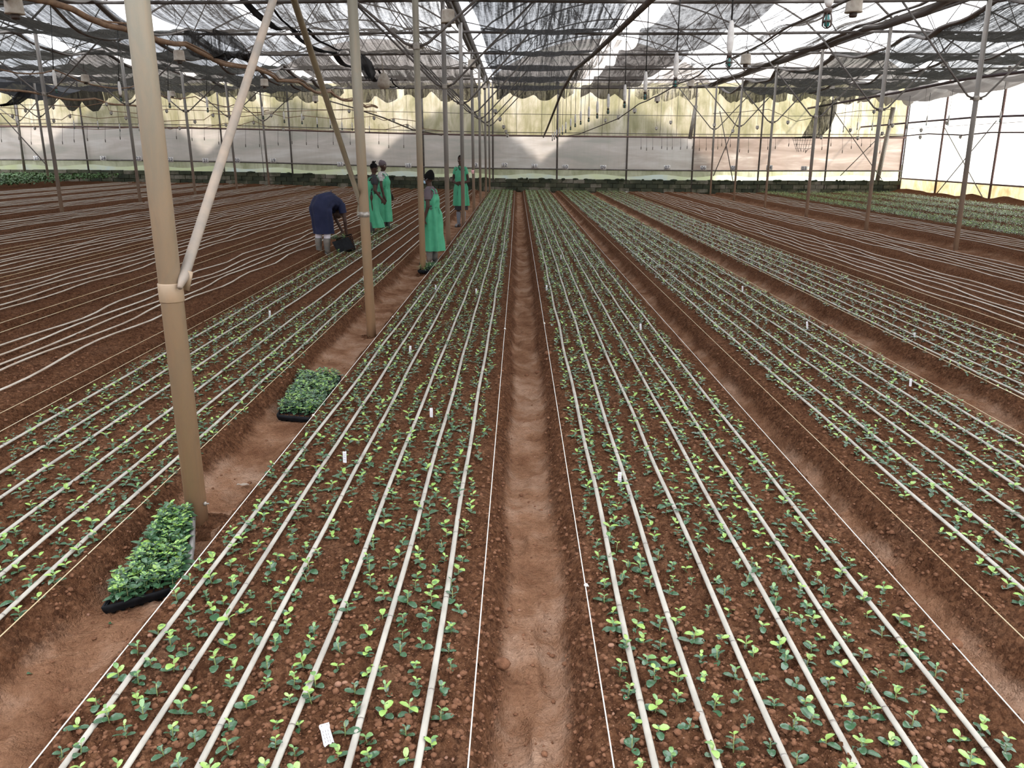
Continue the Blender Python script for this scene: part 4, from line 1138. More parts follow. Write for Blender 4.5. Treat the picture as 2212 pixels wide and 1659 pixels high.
VV = np.stack([X1 * ca - Y1 * sa + Q[:, 0][:, None], X1 * sa + Y1 * ca + Q[:, 1][:, None], Z1 + zt[:, None]], 2).reshape(-1, 3)
FF = (f[None] + (np.arange(n) * len(v))[:, None, None]).reshape(-1, 3)
o = link(bpy.data.objects.new('green_crop', np_mesh('green_crop', VV, FF, M['crop'])))
tag(o, 'dense dark green leafy crop filling the back left corner', 'crop', kind='stuff')

# soil clods and pebbles
def ico():
    t = (1 + 5 ** 0.5) / 2
    v = np.array([(-1, t, 0), (1, t, 0), (-1, -t, 0), (1, -t, 0), (0, -1, t), (0, 1, t), (0, -1, -t), (0, 1, -t), (t, 0, -1), (t, 0, 1), (-t, 0, -1), (-t, 0, 1)], float)
    v /= np.linalg.norm(v[0])
    f = np.array([(0, 11, 5), (0, 5, 1), (0, 1, 7), (0, 7, 10), (0, 10, 11), (1, 5, 9), (5, 11, 4), (11, 10, 2), (10, 7, 6), (7, 1, 8), (3, 9, 4), (3, 4, 2), (3, 2, 6), (3, 6, 8), (3, 8, 9), (4, 9, 5), (2, 4, 11), (6, 2, 10), (8, 6, 7), (9, 8, 1)])
    return v, f
iv, if_ = ico()
def scatter(n, y0, y1, smin, smax, name, mat, label, seed, frac_path=1.0):
    g = np.random.default_rng(seed)
    y = y0 * (y1 / y0) ** g.uniform(0, 1, n); x = g.uniform(-1, 1, n) * (y * 0.66 + 0.05)
    x = np.clip(x, -6, 6.5)
    z, dry = soil(x, y)
    keep = g.uniform(0, 1, n) < np.where(dry > 0.5, frac_path, 1.0)
    x, y, z = x[keep], y[keep], z[keep]; n = len(x)
    s = smin + (smax - smin) * g.uniform(0, 1, n) ** 4
    jit = iv[None] * (1 + 0.35 * (g.uniform(0, 1, (n, 12, 1)) - 0.5))
    sc = np.stack([s * g.uniform(0.8, 1.3, n), s * g.uniform(0.8, 1.3, n), s * g.uniform(0.55, 0.9, n)], 1)
    V = (jit * sc[:, None, :] + np.stack([x, y, z + sc[:, 2] * 0.25], 1)[:, None, :]).reshape(-1, 3)
    F = (if_[None] + (np.arange(n) * 12)[:, None, None]).reshape(-1, 3)
    o = link(bpy.data.objects.new(name, np_mesh(name, V, F, mat, smooth=True)))
    tag(o, label, 'soil', kind='stuff')
scatter(30000, 1.9, 8.0, 0.0025, 0.0145, 'soil_clods', M['clod'], 'crumbly red brown clods over the beds and paths', 5, 0.14)
scatter(240, 2.0, 7.0, 0.003, 0.009, 'pebbles', M['stone'], 'few pale pebbles lying on the soil', 6)

# ------------------------------------------------------------------ plant markers
def marker(u, v, label, kind=0, lean=0.0, z=0.0, s=1.0):
    p = at_z(u, v, z + float(gnd(at_z(u, v, z).x)))
    root = empty('plant_marker', p); tag(root, label, 'marker')
    m = MB()
    if kind == 0:    # strip pushed upright into the soil
        m.box((0, 0, 0.035 * s), (0.022 * s, 0.0015, 0.09 * s)); m.build('strip', M['tag'], root, False)
        q = MB()
        rr2 = random.Random(int(u))
        for j in range(4):
            z0 = (0.065 - j * 0.012) * s; pts = [((-0.007 + 0.0035 * t) * s, -0.0014, z0 + rr2.uniform(-0.003, 0.003) * s) for t in range(5)]
            q.tube(pts, 0.0007 * s, 4)
        q.build('handwriting', M['ink'] if int(u) % 2 else M['ink_red'], root)
        root.rotation_euler = (-0.25, lean, 0.1)
    return root
mk = [(1338, 1049, 'marker strip beside the first tube right of centre, second nearest one', 0.05), (745, 1003, 'white marker left of the first left bed, by its third tube', 0.0), (932, 905, 'white marker with red writing, fifth tube of first left bed', 0.0), (886, 765, 'white marker in first left bed behind the second tray', 0.05), (941, 628, 'white marker in first left bed near the hat woman', 0.05), (1029, 636, 'white marker by the fifth tube, level with third pole foot', 0.0), (583, 686, 'white marker in the second left bed right of the first pole', 0.0), (786, 608, 'white marker in the second left bed behind the second pole', 0.0), (1384, 715, 'white marker in first right bed by its sixth tube', 0.0), (1212, 560, 'white marker far along the first right bed', 0.0), (1604, 630, 'pale marker far along the second right bed', 0.0), (1744, 710, 'pale marker midway along the second right bed', -0.05), (1966, 838, 'pale marker nearest in the second right bed', 0.1), (1976, 735, 'thin marker stick in the third right bed', 0.0), (1037, 496, 'small far marker in the first left bed', 0.0), (1181, 628, 'small marker by the first tube of the first right bed', 0.0)]
for u, v, lab, ln in mk: marker(u, v, lab, 0, ln)
p0 = at_z(706, 1594, 0.02)
root = empty('plant_tag', p0); tag(root, 'large white punched tag lying on soil at the front of the left bed', 'tag')
m = MB()
L_, W_ = 0.088, 0.034
outl = [(-W_ / 2, L_ / 2 - 0.004), (-W_ / 2 + 0.004, L_ / 2), (W_ / 2, L_ / 2), (W_ / 2, L_ / 2 - 0.014), (W_ / 2 - 0.002, L_ / 2 - 0.020), (W_ / 2, -L_ / 2 + 0.008), (W_ / 2 - 0.006, -L_ / 2 + 0.012), (W_ / 2 - 0.011, -L_ / 2 + 0.004), (W_ / 2 - 0.018, -L_ / 2 + 0.008), (-W_ / 2 + 0.002, -L_ / 2), (-W_ / 2, -L_ / 2 + 0.01), (-W_ / 2 + 0.002, L_ / 2 - 0.020), (-W_ / 2, L_ / 2 - 0.015)]
n = len(outl)
m.add([(x, y, 0.001) for x, y in outl] + [(x, y, -0.001) for x, y in outl], [tuple(range(n - 1, -1, -1)), tuple(range(n, 2 * n))] + [(i, (i + 1) % n, (i + 1) % n + n, i + n) for i in range(n)])
m.build('plate', M['tag'], root, False)
m = MB()
for sx in (-0.009, 0.009): m.lathe([(0.0, 0.0016), (0.0016, 0.0016)], 8, (sx, L_ / 2 - 0.008, 0), caps=False)
m.build('punch_hole', M['dark_plastic'], root)
m = MB(); rr2 = random.Random(3)
for j in range(3):
    for seg in range(4):
        x = -0.009 + j * 0.008; y = 0.018 - seg * 0.013
        m.tube([(x + rr2.uniform(-0.0016, 0.0016), y - t * 0.003, 0.0016) for t in range(4)], 0.0006, 4)
m.build('handwriting', M['ink_faint'], root)
root.rotation_euler = (0.25, 0.0, 0.42); root.location.z += 0.012

# ------------------------------------------------------------------ seedling trays
def tray(c00, c10, c11, c01, label, nx=8, ny=16, hgt=0.045, plants_=True, lab2='', seed=1, sc=1.0, bare=0):
    """corners given round the rim (world); a thin-walled cell tray"""
    P00, P10, P11, P01 = map(Vector, (c00, c10, c11, c01))
    org = (P00 + P10 + P11 + P01) / 4
    def B(s, t): return (P00 * (1 - s) + P10 * s) * (1 - t) + (P01 * (1 - s) + P11 * s) * t - org
    up = (P10 - P00).cross(P01 - P00).normalized()
    if up.z < 0: up = -up
    root = empty('seedling_tray', org); tag(root, label, 'tray', 'seedling trays')
    def seg(t0s, n=12): return [i / n for i in range(n + 1)]
    m = MB()   # rim flange
    loop = [(s, 0) for s in seg(0)] + [(1, t) for t in seg(0)[1:]] + [(s, 1) for s in seg(0)[::-1][1:]] + [(0, t) for t in seg(0)[::-1][1:-1]]
    def inset(s, t, e): return (0.5 + (s - 0.5) * (1 - e), 0.5 + (t - 0.5) * (1 - e * 0.55))
    out = [B(*q) for q in loop]; inn = [B(*inset(*q, 0.05)) for q in loop]
    lowo = [B(*inset(*q, 0.02)) - up * 0.022 for q in loop]; base = [B(*inset(*q, 0.06)) - up * hgt for q in loop]
    m.grid([[*inn], [*[p + up * 0.003 for p in out]], [*lowo], [*base]], closed=True)
    m.build('rim', M['black_tray'], root)
    m = MB()
    for i in range(nx + 1):
        s = 0.03 + 0.94 * i / nx
        m.tube([B(s, 0.02 + 0.96 * k / 8) - up * 0.006 for k in range(9)], 0.004, 4)
    for j in range(ny + 1):
        t = 0.02 + 0.96 * j / ny
        m.tube([B(0.03 + 0.94 * k / 4, t) - up * 0.006 for k in range(5)], 0.004, 4)
    m.build('cell_grid', M['black_tray'], root)
    m = MB()
    m.grid([[B(0.03 + 0.94 * i / 6, 0.02 + 0.96 * j / 12) - up * 0.02 for i in range(7)] for j in range(13)]); m.build('potting_mix', M['clod'], root)
    m = MB()
    for i in range(nx):
        for j in range(ny):
            if 0 < i < nx - 1 and 0 < j < ny - 1: continue
            c = B(0.03 + 0.94 * (i + 0.5) / nx, 0.02 + 0.96 * (j + 0.5) / ny)
            m.lathe([(0.017, -0.02), (0.011, -hgt - 0.012)], 6, c)
    m.build('cell_cups', M['black_tray'], root)
    if plants_:
        g = np.random.default_rng(seed)
        n = nx * ny * 2
        s = g.uniform(0.02, 0.98, n); t = g.uniform(0.02 + bare, 0.98, n)
        pts = np.array([tuple(B(a, b) + org) for a, b in zip(s, t)])
        Qm = np.stack([pts[:, 0], pts[:, 1], pts[:, 2] - 0.015 + g.uniform(0, 0.02, n), g.uniform(0, 6.28, n), g.uniform(1.0, 1.5, n) * sc], 1)
        V, F, MI = merge_plants(Qm, 0)
        MI = np.where((MI == 2) & (RNG.uniform(0, 1, len(MI)) < 0.45), 1, MI); MI = np.where((MI == 1) & (np.arange(len(MI)) // 24 % 3 > 0), 0, MI)
        o = link(bpy.data.objects.new('tray_seedlings', np_mesh('tray_seedlings', V, F, LEAFM, MI, smooth=False)))
        tag(o, lab2, 'seedlings', kind='stuff')
    return root
a = at_z(218, 1314, -0.06); b = at_z(394, 1264, -0.055)
c = at_z(410, 1106, -0.02); c = Vector((c.x, c.y, -0.02)); d = at_z(345, 1125, 0.0)
d = at_z(366, 1106, 0.03)
tray(a, b, c, d, 'nearest black cell tray crowded with seedlings, leaning at the first pole', 8, 18, lab2='dense bright seedlings filling the nearest tray', seed=2, bare=0.0)
# scuffed pale side strip of that tray
m = MB(); m.tube([b + Vector((0.014, 0.0, -0.01)), (b + c) / 2 + Vector((0.025, 0, -0.012)), c + Vector((0.014, 0, -0.01))], 0.016, 6, 1.6)
rt = [o for o in C.objects if o.name.startswith('seedling_tray')][0]
o = m.build('side_strip', M['tray_side'], rt); o.location = -rt.location; 
a = at_z(597, 897, -0.06); b = at_z(692, 905, -0.055); c = at_z(738, 812, -0.055); d = at_z(650, 800, -0.05)
tray(a, b, c, d, 'black cell tray of seedlings in the path behind the first pole', 8, 20, lab2='dense seedlings filling the tray behind the first pole', seed=3, bare=0.05)
a = at_z(902, 584, -0.05); b = at_z(936, 584, -0.05); c = b + Vector((0.10, 0.50, 0)); d = a + Vector((0.10, 0.50, 0.02))
tray(a, b, c, d, 'small black tray of seedlings at the feet of the hat woman', 6, 10, lab2='seedlings in the tray at the feet of the hat woman', seed=4)

# fallen leaves in the left path and a white scrap
for u, v, z, lab in [(58, 1460, -0.11, 'single dark leaf fallen on the path at the lower left'), (234, 1348, -0.11, 'single leaf fallen below the nearest tray'), (752, 750, -0.11, 'small fallen leaf left of the second pole foot')]:
    p = at_z(u, v, z); p.z = soil_z(p.x, p.y) + 0.008
    o = bpy.data.objects.new('fallen_leaf', leaf_mesh(0, 2)); link(o); o.location = p; o.scale = (0.035, 0.035, 0.035); o.rotation_euler = (0.1, 0.1, 1.0); tag(o, lab, 'leaf')
for u, v, lab, s in [(524, 1045, 'dry pale leaf lying on the path right of the first pole', 0.07), (1345, 412, 'white scrap at the foot of the end wall', 0.35)]:
    p = at_z(u, v, -0.10); p.z = soil_z(p.x, min(p.y, 42)) + 0.012 + s * 0.12; p.y = min(p.y, 42.6)
    m = MB(); m.grid([[(i * s / 4 - s / 2, j * s * 0.4 / 3 - s * 0.2, 0.02 * s * math.sin(i * 2 + j) * 3 + abs(j - 1.5) * s * 0.05) for i in range(5)] for j in range(4)])
    o = m.build('scrap', M['brace_pale'] if s < 0.1 else M['sleeve']); o.location = p; tag(o, lab, 'scrap')
# larger clods lying in the paths
rr = random.Random(12)
for i, (u, v, s) in enumerate([(1162, 786, 0.030), (1185, 770, 0.040), (1138, 790, 0.022), (1085, 1415, 0.035), (1340, 1500, 0.014), (1352, 1506, 0.013), (2060, 1412, 0.030), (2055, 1608, 0.016), (1320, 1398, 0.018), (730, 1475, 0.022), (745, 1474, 0.016), (326, 1380, 0.018), (585, 1412, 0.016), (1347, 1595, 0.020), (1794, 700, 0.035)]):
    p = at_z(u, v, -0.06 if i < 4 or i == 6 else 0.0); p.z = soil_z(p.x, p.y); s *= 1.0 if i < 4 or i in (6, 14) else 0.7
    m = MB(); m.ball((0, 0, s * 0.4), (s, s * 0.8, s * 0.65), 9, 6)
    m.v = [tuple(np.array(q) * (1 + 0.25 * (float(vn(q[0] * 60 + i, q[1] * 60 + q[2] * 40, 5)) - 0.5))) for q in m.v]
    o = m.build('soil_clod', M['clod' if i < 4 or i == 6 or i == 14 else 'stone']); o.location = p
    tag(o, 'rounded lump of soil lying on the ' + ('central path' if i < 4 else 'soil between the seedlings'), 'soil lump', 'soil lumps on the ' + ('central path' if i < 4 else 'beds'))

# ------------------------------------------------------------------ people
M['skin'] = pm('dark brown skin', (0.042, 0.021, 0.015), (0.058, 0.030, 0.021), 6, 0.6, spec=0.25)
M['hair'] = pm('black hair', (0.004, 0.004, 0.004), (0.009, 0.008, 0.008), 60, 0.9, spec=0.1, bmp=0.5, bscale=90)
M['green'] = pm('green work apron', (0.035, 0.25, 0.13), (0.058, 0.33, 0.185), 3, 0.7, bmp=0.15, bscale=12)
M['tshirt_black'] = pm('black t-shirt', (0.018, 0.018, 0.022), None, rough=0.85)
M['tshirt_mauve'] = pm('dusky mauve t-shirt', (0.075, 0.055, 0.065), (0.10, 0.075, 0.085), 10, 0.85)
M['blouse'] = pm('white patterned blouse', (0.50, 0.48, 0.46), (0.22, 0.21, 0.21), 35, 0.8)
M['navy'] = pm('navy work coat', (0.011, 0.014, 0.038), (0.019, 0.023, 0.056), 4, 0.8, spec=0.2, bmp=0.2, bscale=10)
M['boot'] = pm('grey green rubber boot', (0.085, 0.09, 0.085), (0.17, 0.13, 0.10), 7, 0.5)
M['boot_black'] = pm('black boot', (0.02, 0.022, 0.024), (0.05, 0.05, 0.05), 8, 0.45)
M['boot_blue'] = pm('blue grey boot', (0.12, 0.14, 0.19), (0.16, 0.15, 0.15), 6, 0.5)
M['legging'] = pm('pale lilac leggings', (0.52, 0.48, 0.54), (0.60, 0.56, 0.60), 5, 0.8)
M['skirt_dark'] = pm('dark skirt', (0.015, 0.014, 0.018), None, rough=0.85)
M['mask'] = pm('pale blue face mask', (0.35, 0.50, 0.62), None, rough=0.8)
M['eye'] = pm('eye white', (0.55, 0.52, 0.48), None, rough=0.3)

def remeshed(name, mb, mat, voxel, parent=None):
    me = mb.mesh(name + '_src', mat)
    t = bpy.data.objects.new(name + '_src', me); C.objects.link(t)
    md = t.modifiers.new('r', 'REMESH'); md.mode = 'VOXEL'; md.voxel_size = voxel; md.use_smooth_shade = True
    sm = t.modifiers.new('s', 'SMOOTH'); sm.factor = 0.5; sm.iterations = 2
    dg = bpy.context.evaluated_depsgraph_get()
    out = bpy.data.meshes.new_from_object(t.evaluated_get(dg))
    bpy.data.objects.remove(t)
    if not out.materials: out.materials.append(mat)
    out.polygons.foreach_set('use_smooth', [True] * len(out.polygons))
    return link(bpy.data.objects.new(name, out), parent)
def V3(*a): return Vector(a)
def hand(mb, wrist, direction, palm_n, side, curl=0.6):
    """palm with four bent fingers and a thumb leaving the palm's side"""
    d = Vector(direction).normalized(); n = Vector(palm_n); n = (n - d * n.dot(d)).normalized(); s = d.cross(n).normalized() * side
    w = Vector(wrist)
    for k in (-1, 0, 1): mb.cap(w + s * 0.018 * k, w + d * 0.075 + s * 0.024 * k, 0.016, 0.015, 8)
    for k, L in enumerate((0.062, 0.074, 0.070, 0.054)):
        b = w + d * 0.082 + s * (0.030 - 0.0195 * k)
        m1 = b + (d * math.cos(curl * 0.5) + n * math.sin(curl * 0.5)) * L * 0.5
        m2 = m1 + (d * math.cos(curl * 1.5) + n * math.sin(curl * 1.5)) * L * 0.5
        mb.cap(b, m1, 0.0092, 0.0086, 8); mb.cap(m1, m2, 0.0086, 0.0075, 8)
    b = w + d * 0.028 + s * 0.030; m1 = b + (d * 0.6 + s * 0.65 + n * 0.3).normalized() * 0.034; m2 = m1 + (d * 0.9 + s * 0.15 + n * 0.4).normalized() * 0.030
    mb.cap(b, m1, 0.012, 0.010, 8); mb.cap(m1, m2, 0.010, 0.008, 8)
def head(mb, c, R):
    """c head centre, R rotation (x = face direction, z = up)"""
    def T(x, y, z): return Vector(c) + R @ Vector((x, y, z))
    mb.ball(T(-0.008, 0, 0.022), (0.088, 0.073, 0.090), 16, 12, rot=R)
    mb.ball(T(0.018, 0, -0.035), (0.066, 0.058, 0.075), 14, 10, rot=R)
    mb.ball(T(0.052, 0, -0.082), (0.026, 0.026, 0.022), 10, 8, rot=R)
    mb.cap(T(0.078, 0, 0.006), T(0.095, 0, -0.026), 0.008, 0.013, 8)
    mb.ball(T(0.083, 0, -0.030), (0.014, 0.020, 0.010), 8, 6, rot=R)
    mb.ball(T(0.074, 0, -0.056), (0.016, 0.026, 0.007), 8, 6, rot=R); mb.ball(T(0.072, 0, -0.067), (0.016, 0.022, 0.007), 8, 6, rot=R)
    for s in (-1, 1):
        mb.ball(T(0.070, s * 0.032, 0.022), (0.016, 0.024, 0.008), 8, 6, rot=R)
        mb.ball(T(0.052, s * 0.040, -0.022), (0.022, 0.020, 0.020), 8, 6, rot=R)
        mb.ball(T(-0.002, s * 0.074, -0.006), (0.018, 0.010, 0.030), 8, 6, rot=R)
def eyes(root, c, R):
    for s in (-1, 1):
        m = MB(); m.ball(Vector(c) + R @ Vector((0.072, s * 0.031, 0.006)), (0.010, 0.014, 0.007), 8, 6, rot=R); m.build('eye', M['eye'], root)
def loft(rings, n=40, folds=0.0, nf=9, seed=0, flare=None):
    """rings: (centre, rx, ry, R) closed cloth tube; returns MB"""
    m = MB(); P = []
    N = len(rings)
    for i, (c, rx, ry, R) in enumerate(rings):
        t = i / (N - 1); row = []
        for k in range(n):
            a = 2 * math.pi * k / n
            f = 1 + 1.5 * folds * (0.25 + 0.75 * t) * (math.sin(nf * a + seed) * 0.6 + math.sin((nf + 4) * a + 2.3 * seed + 2 * t) * 0.4) + 0.02 * math.sin(3 * a + i)
            row.append(Vector(c) + R @ Vector((rx * math.cos(a) * f, ry * math.sin(a) * f, 0)))
        P.append(row)
    m.grid(P, closed=True)
    return m
def smooth_rings(keys, steps=5):
    out = []
    for i in range(len(keys) - 1):
        (c0, a0, b0, r0), (c1, a1, b1, r1) = keys[i], keys[i + 1]
        for k in range(steps):
            t = k / steps; t2 = t * t * (3 - 2 * t)
            out.append((Vector(c0).lerp(Vector(c1), t), a0 + (a1 - a0) * t2, b0 + (b1 - b0) * t2, r0.to_quaternion().slerp(r1.to_quaternion(), t).to_matrix()))
    c, a, b, r_ = keys[-1]; out.append((Vector(c), a, b, r_))
    return out
I3 = Matrix.Identity(3)
def boot(root, ankle, toe_dir, mat, top=0.30, knee=None, scale=1.0):
    m = MB(); a = Vector(ankle); d = Vector(toe_dir).normalized()
    up = ((Vector(knee) - a).normalized() if knee is not None else V3(0, 0, 1))
    m.tube([a + V3(0, 0, -0.03), a + up * 0.04, a + up * (top * 0.6), a + up * top, a + up * (top + 0.006)], [0.052, 0.050, 0.062, 0.070, 0.066], 16)
    f0 = a + V3(0, 0, -0.035)
    m.tube([f0 - d * 0.065, f0 - d * 0.05, f0, f0 + d * 0.07 + V3(0, 0, -0.010), f0 + d * 0.14 + V3(0, 0, -0.014), f0 + d * 0.185 + V3(0, 0, -0.018), f0 + d * 0.20 + V3(0, 0, -0.02)], [0.018, 0.040, 0.050, 0.046, 0.044, 0.030, 0.010], 14)
    o = m.build('boot', mat, root)
    s = MB(); z = a.z - 0.082
    n = 16; side = Vector((-d.y, d.x, 0))
    ring = [f0 + d * (0.06 + 0.145 * math.cos(2 * math.pi * k / n)) + side * (0.047 * math.sin(2 * math.pi * k / n)) for k in range(n)]
    s.grid([[V3(p.x, p.y, z) for p in ring], [V3(p.x, p.y, z + 0.022) for p in ring]], closed=True); s.build('sole', M['boot_black'], o)
    return o
def Rz(a): return Matrix.Rotation(a, 3, 'Z')
def Ry(a): return Matrix.Rotation(a, 3, 'Y')

def standing(loc, face, hgt, label, head_turn=0.0, head_tilt=0.1, armL=None, armR=None, handcurl=0.7, feet=((0.02, 0.09), (-0.02, -0.09)), lean=0.0):
    """local: x forward, y left, z up, metres for a 1.65 m figure, then scaled"""
    root = empty('person', loc, face)
    k = hgt / 1.65; root.scale = (k, k, k)
    mb = MB()
    hipz = 0.87
    sh = V3(lean, 0, 1.335)
    mb.cap(V3(0, 0.0, 0.92), V3(0.0, 0, 1.02), 0.135, 0.115, 16); mb.cap(V3(0, 0.06, 0.90), V3(0, -0.06, 0.90), 0.125, 0.125, 16)
    mb.cap(V3(0.0, 0, 1.02), V3(lean * 0.8, 0, 1.22), 0.115, 0.120, 16); mb.cap(sh + V3(0, 0.10, -0.06), sh + V3(0, -0.10, -0.06), 0.085, 0.085, 14)
    mb.cap(sh + V3(0, 0.13, 0), sh + V3(0, -0.13, 0), 0.052, 0.052, 12)
    mb.cap(sh + V3(0, 0, 0.0), sh + V3(0.02, 0, 0.12), 0.052, 0.046, 12)
    Rh = Rz(head_turn) @ Ry(head_tilt)
    hc = sh + V3(0.025, 0, 0.205)
    head(mb, hc, Rh)
    for (fx, fy), s in zip(feet, (1, -1)):
        hip = V3(0, 0.085 * s, hipz); knee = V3(fx * 0.6 + 0.03, fy, 0.47); ank = V3(fx, fy, 0.085)
        mb.cap(hip, knee, 0.082, 0.056, 14); mb.cap(knee, ank, 0.054, 0.036, 12)
        mb.cap(ank + V3(0, 0, -0.03), ank + V3(0.12, 0, -0.05), 0.035, 0.028, 10)
    for arm, s in ((armL, 1), (armR, -1)):
        S = sh + V3(0, 0.165 * s, -0.01)
        E, W, D, N = arm
        mb.cap(S, E, 0.045, 0.036, 12); mb.cap(E, W, 0.035, 0.024, 12)
        hand(mb, W, D, N, s, handcurl)
    body = remeshed('body', mb, M['skin'], 0.0075, root)
    eyes(root, hc, Rh)
    return root, hc, Rh, sh
def shirt(root, sh, mat, arms, zlo=0.95, sleeve=0.17):
    m = loft(smooth_rings([(V3(0, 0, zlo), 0.135, 0.165, I3), (V3(sh.x * 0.6, 0, 1.15), 0.135, 0.165, I3), (sh + V3(0, 0, -0.06), 0.115, 0.185, I3), (sh + V3(0, 0, 0.03), 0.075, 0.125, I3), (sh + V3(0.005, 0, 0.075), 0.058, 0.062, I3)]), 28)
    o = m.build('shirt', mat, root)
    for E, s in arms:
        S = sh + V3(0, 0.150 * s, 0.0); d = (E - S).normalized()
        q = MB(); q.tube([S - d * 0.03 + V3(0, -0.03 * s, 0), S, S + d * sleeve * 0.5, S + d * sleeve, S + d * (sleeve + 0.004)], [0.052, 0.062, 0.060, 0.062, 0.058], 16, caps=False); q.build('sleeve', mat, o)
    return o
def apron(root, sh, keys, mat=None, folds=0.10, seed=1, strap=True, nf=8):
    m = loft(smooth_rings(keys, 6), 56, folds, nf, seed); o = m.build('apron', mat or M['green'], root)
    if strap:
        for s in (-1, 1):
            q = MB(); q.tube([V3(0.125 + sh.x, 0.085 * s, 1.20), V3(0.10 + sh.x, 0.085 * s, 1.33), V3(sh.x, 0.085 * s, 1.395), V3(sh.x - 0.09, 0.08 * s, 1.33), V3(-0.12, 0.06 * s, 1.15)], 0.020, 8, 0.4); q.build('strap', mat or M['green'], o)
    b = MB(); pts = [V3(0.150 * math.cos(a), 0.168 * math.sin(a), 1.035 + 0.006 * math.sin(3 * a)) for a in [i * math.pi / 12 for i in range(25)]]
    b.tube(pts, 0.015, 6, 0.5); b.tube([V3(-0.15, 0.02, 1.03), V3(-0.19, 0.05, 0.98), V3(-0.175, 0.06, 0.86)], 0.012, 6, 0.5); b.build('waist_tie', mat or M['green'], o)
    return o

# 1: woman in the black knitted hat, seen from her left side, looking away to the left
P = at_z(934, 571, -0.12)
E, W = V3(-0.03, 0.235, 1.06), V3(0.05, 0.245, 0.83)
E2, W2 = V3(0.05, -0.215, 1.06), V3(0.14, -0.20, 0.83)
rt, hc, Rh, sh = standing(P, math.radians(166), 1.63, '', head_turn=0.0, head_tilt=0.10, armL=(E, W, (0.25, 0, -1), (0, -1, 0)), armR=(E2, W2, (0.3, 0, -1), (0, 1, 0)))
tag(rt, 'person in black knitted hat, face mask and long green apron beside third pole', 'person')
shirt(rt, sh, M['tshirt_mauve'], ((E, 1), (E2, -1)))
apron(rt, sh, [(V3(0.0, 0, 1.27), 0.145, 0.130, I3), (V3(0, 0, 1.17), 0.160, 0.178, I3), (V3(0, 0, 1.03), 0.152, 0.170, I3), (V3(-0.01, 0, 0.88), 0.190, 0.205, I3), (V3(-0.02, 0, 0.60), 0.185, 0.190, I3), (V3(-0.03, 0, 0.26), 0.205, 0.205, I3)], folds=0.12, seed=2)
m = MB(); P_ = []
for i, (dz, rr_, dx) in enumerate([(-0.015, 0.090, -0.012), (0.03, 0.096, -0.015), (0.07, 0.092, -0.02), (0.105, 0.070, -0.03), (0.135, 0.045, -0.045), (0.15, 0.012, -0.05)]):
    P_.append([Vector(hc) + Rh @ V3(dx + rr_ * math.cos(a), rr_ * 0.88 * math.sin(a), dz + 0.015 * math.cos(a) * (i == 0)) for a in [k * math.pi / 12 for k in range(24)]])
m.grid(P_, closed=True); m.build('knitted_hat', M['hair'], rt)
m = MB(); m.ball(Vector(hc) + Rh @ V3(0.070, 0, -0.052), (0.034, 0.050, 0.042), 12, 8, rot=Rh)
m.tube([Vector(hc) + Rh @ V3(0.06, 0.045, -0.04), Vector(hc) + Rh @ V3(0.0, 0.082, 0.0)], 0.003, 5); m.build('face_mask', M['mask'], rt)
for fy, fx in ((0.09, 0.02), (-0.09, -0.02)): boot(rt, V3(fx, fy, 0.085), (1, 0.1 * fy, 0), M['boot'], 0.28)

# 2: left one of the pair, black t-shirt, head bowed, facing right and away
P = at_z(803, 512, -0.06)
E, W = V3(0.06, 0.22, 1.07), V3(0.17, 0.23, 0.84)
E2, W2 = V3(0.08, -0.215, 1.07), V3(0.24, -0.21, 0.86)
rt, hc, Rh, sh = standing(P, math.radians(20), 1.66, '', head_turn=-0.1, head_tilt=0.45, armL=(E, W, (0.3, 0, -1), (0, -1, 0)), armR=(E2, W2, (0.6, 0, -0.8), (0, 1, 0)), lean=0.10)
tag(rt, 'person with tied-up hair, black t-shirt and green apron behind the second pole', 'person')
shirt(rt, sh, M['tshirt_black'], ((E, 1), (E2, -1)), sleeve=0.15)
apron(rt, sh, [(V3(0.02, 0, 1.27), 0.140, 0.130, I3), (V3(0.02, 0, 1.17), 0.160, 0.178, I3), (V3(0, 0, 1.03), 0.150, 0.168, I3), (V3(-0.01, 0, 0.88), 0.165, 0.175, I3), (V3(0.02, 0, 0.58), 0.165, 0.17, I3), (V3(0.09, 0, 0.22), 0.205, 0.19, I3)], folds=0.11, seed=4)
m = MB(); m.ball(Vector(hc) + Rh @ V3(-0.022, 0, 0.038), (0.090, 0.080, 0.085), 16, 10, rot=Rh)
rr = random.Random(5)
for i in range(16):
    a = rr.uniform(0, 6.28); c = Vector(hc) + Rh @ V3(-0.055, 0, 0.11)
    d = V3(math.cos(a), math.sin(a), rr.uniform(0.3, 1.3)).normalized(); m.cap(c, c + d * rr.uniform(0.03, 0.065), 0.022, 0.007, 7)
m.build('hair', M['hair'], rt)
for fy, fx in ((0.09, 0.04), (-0.09, -0.02)): boot(rt, V3(fx, fy, 0.085), (1, 0.0, 0), M['boot_black'], 0.26)

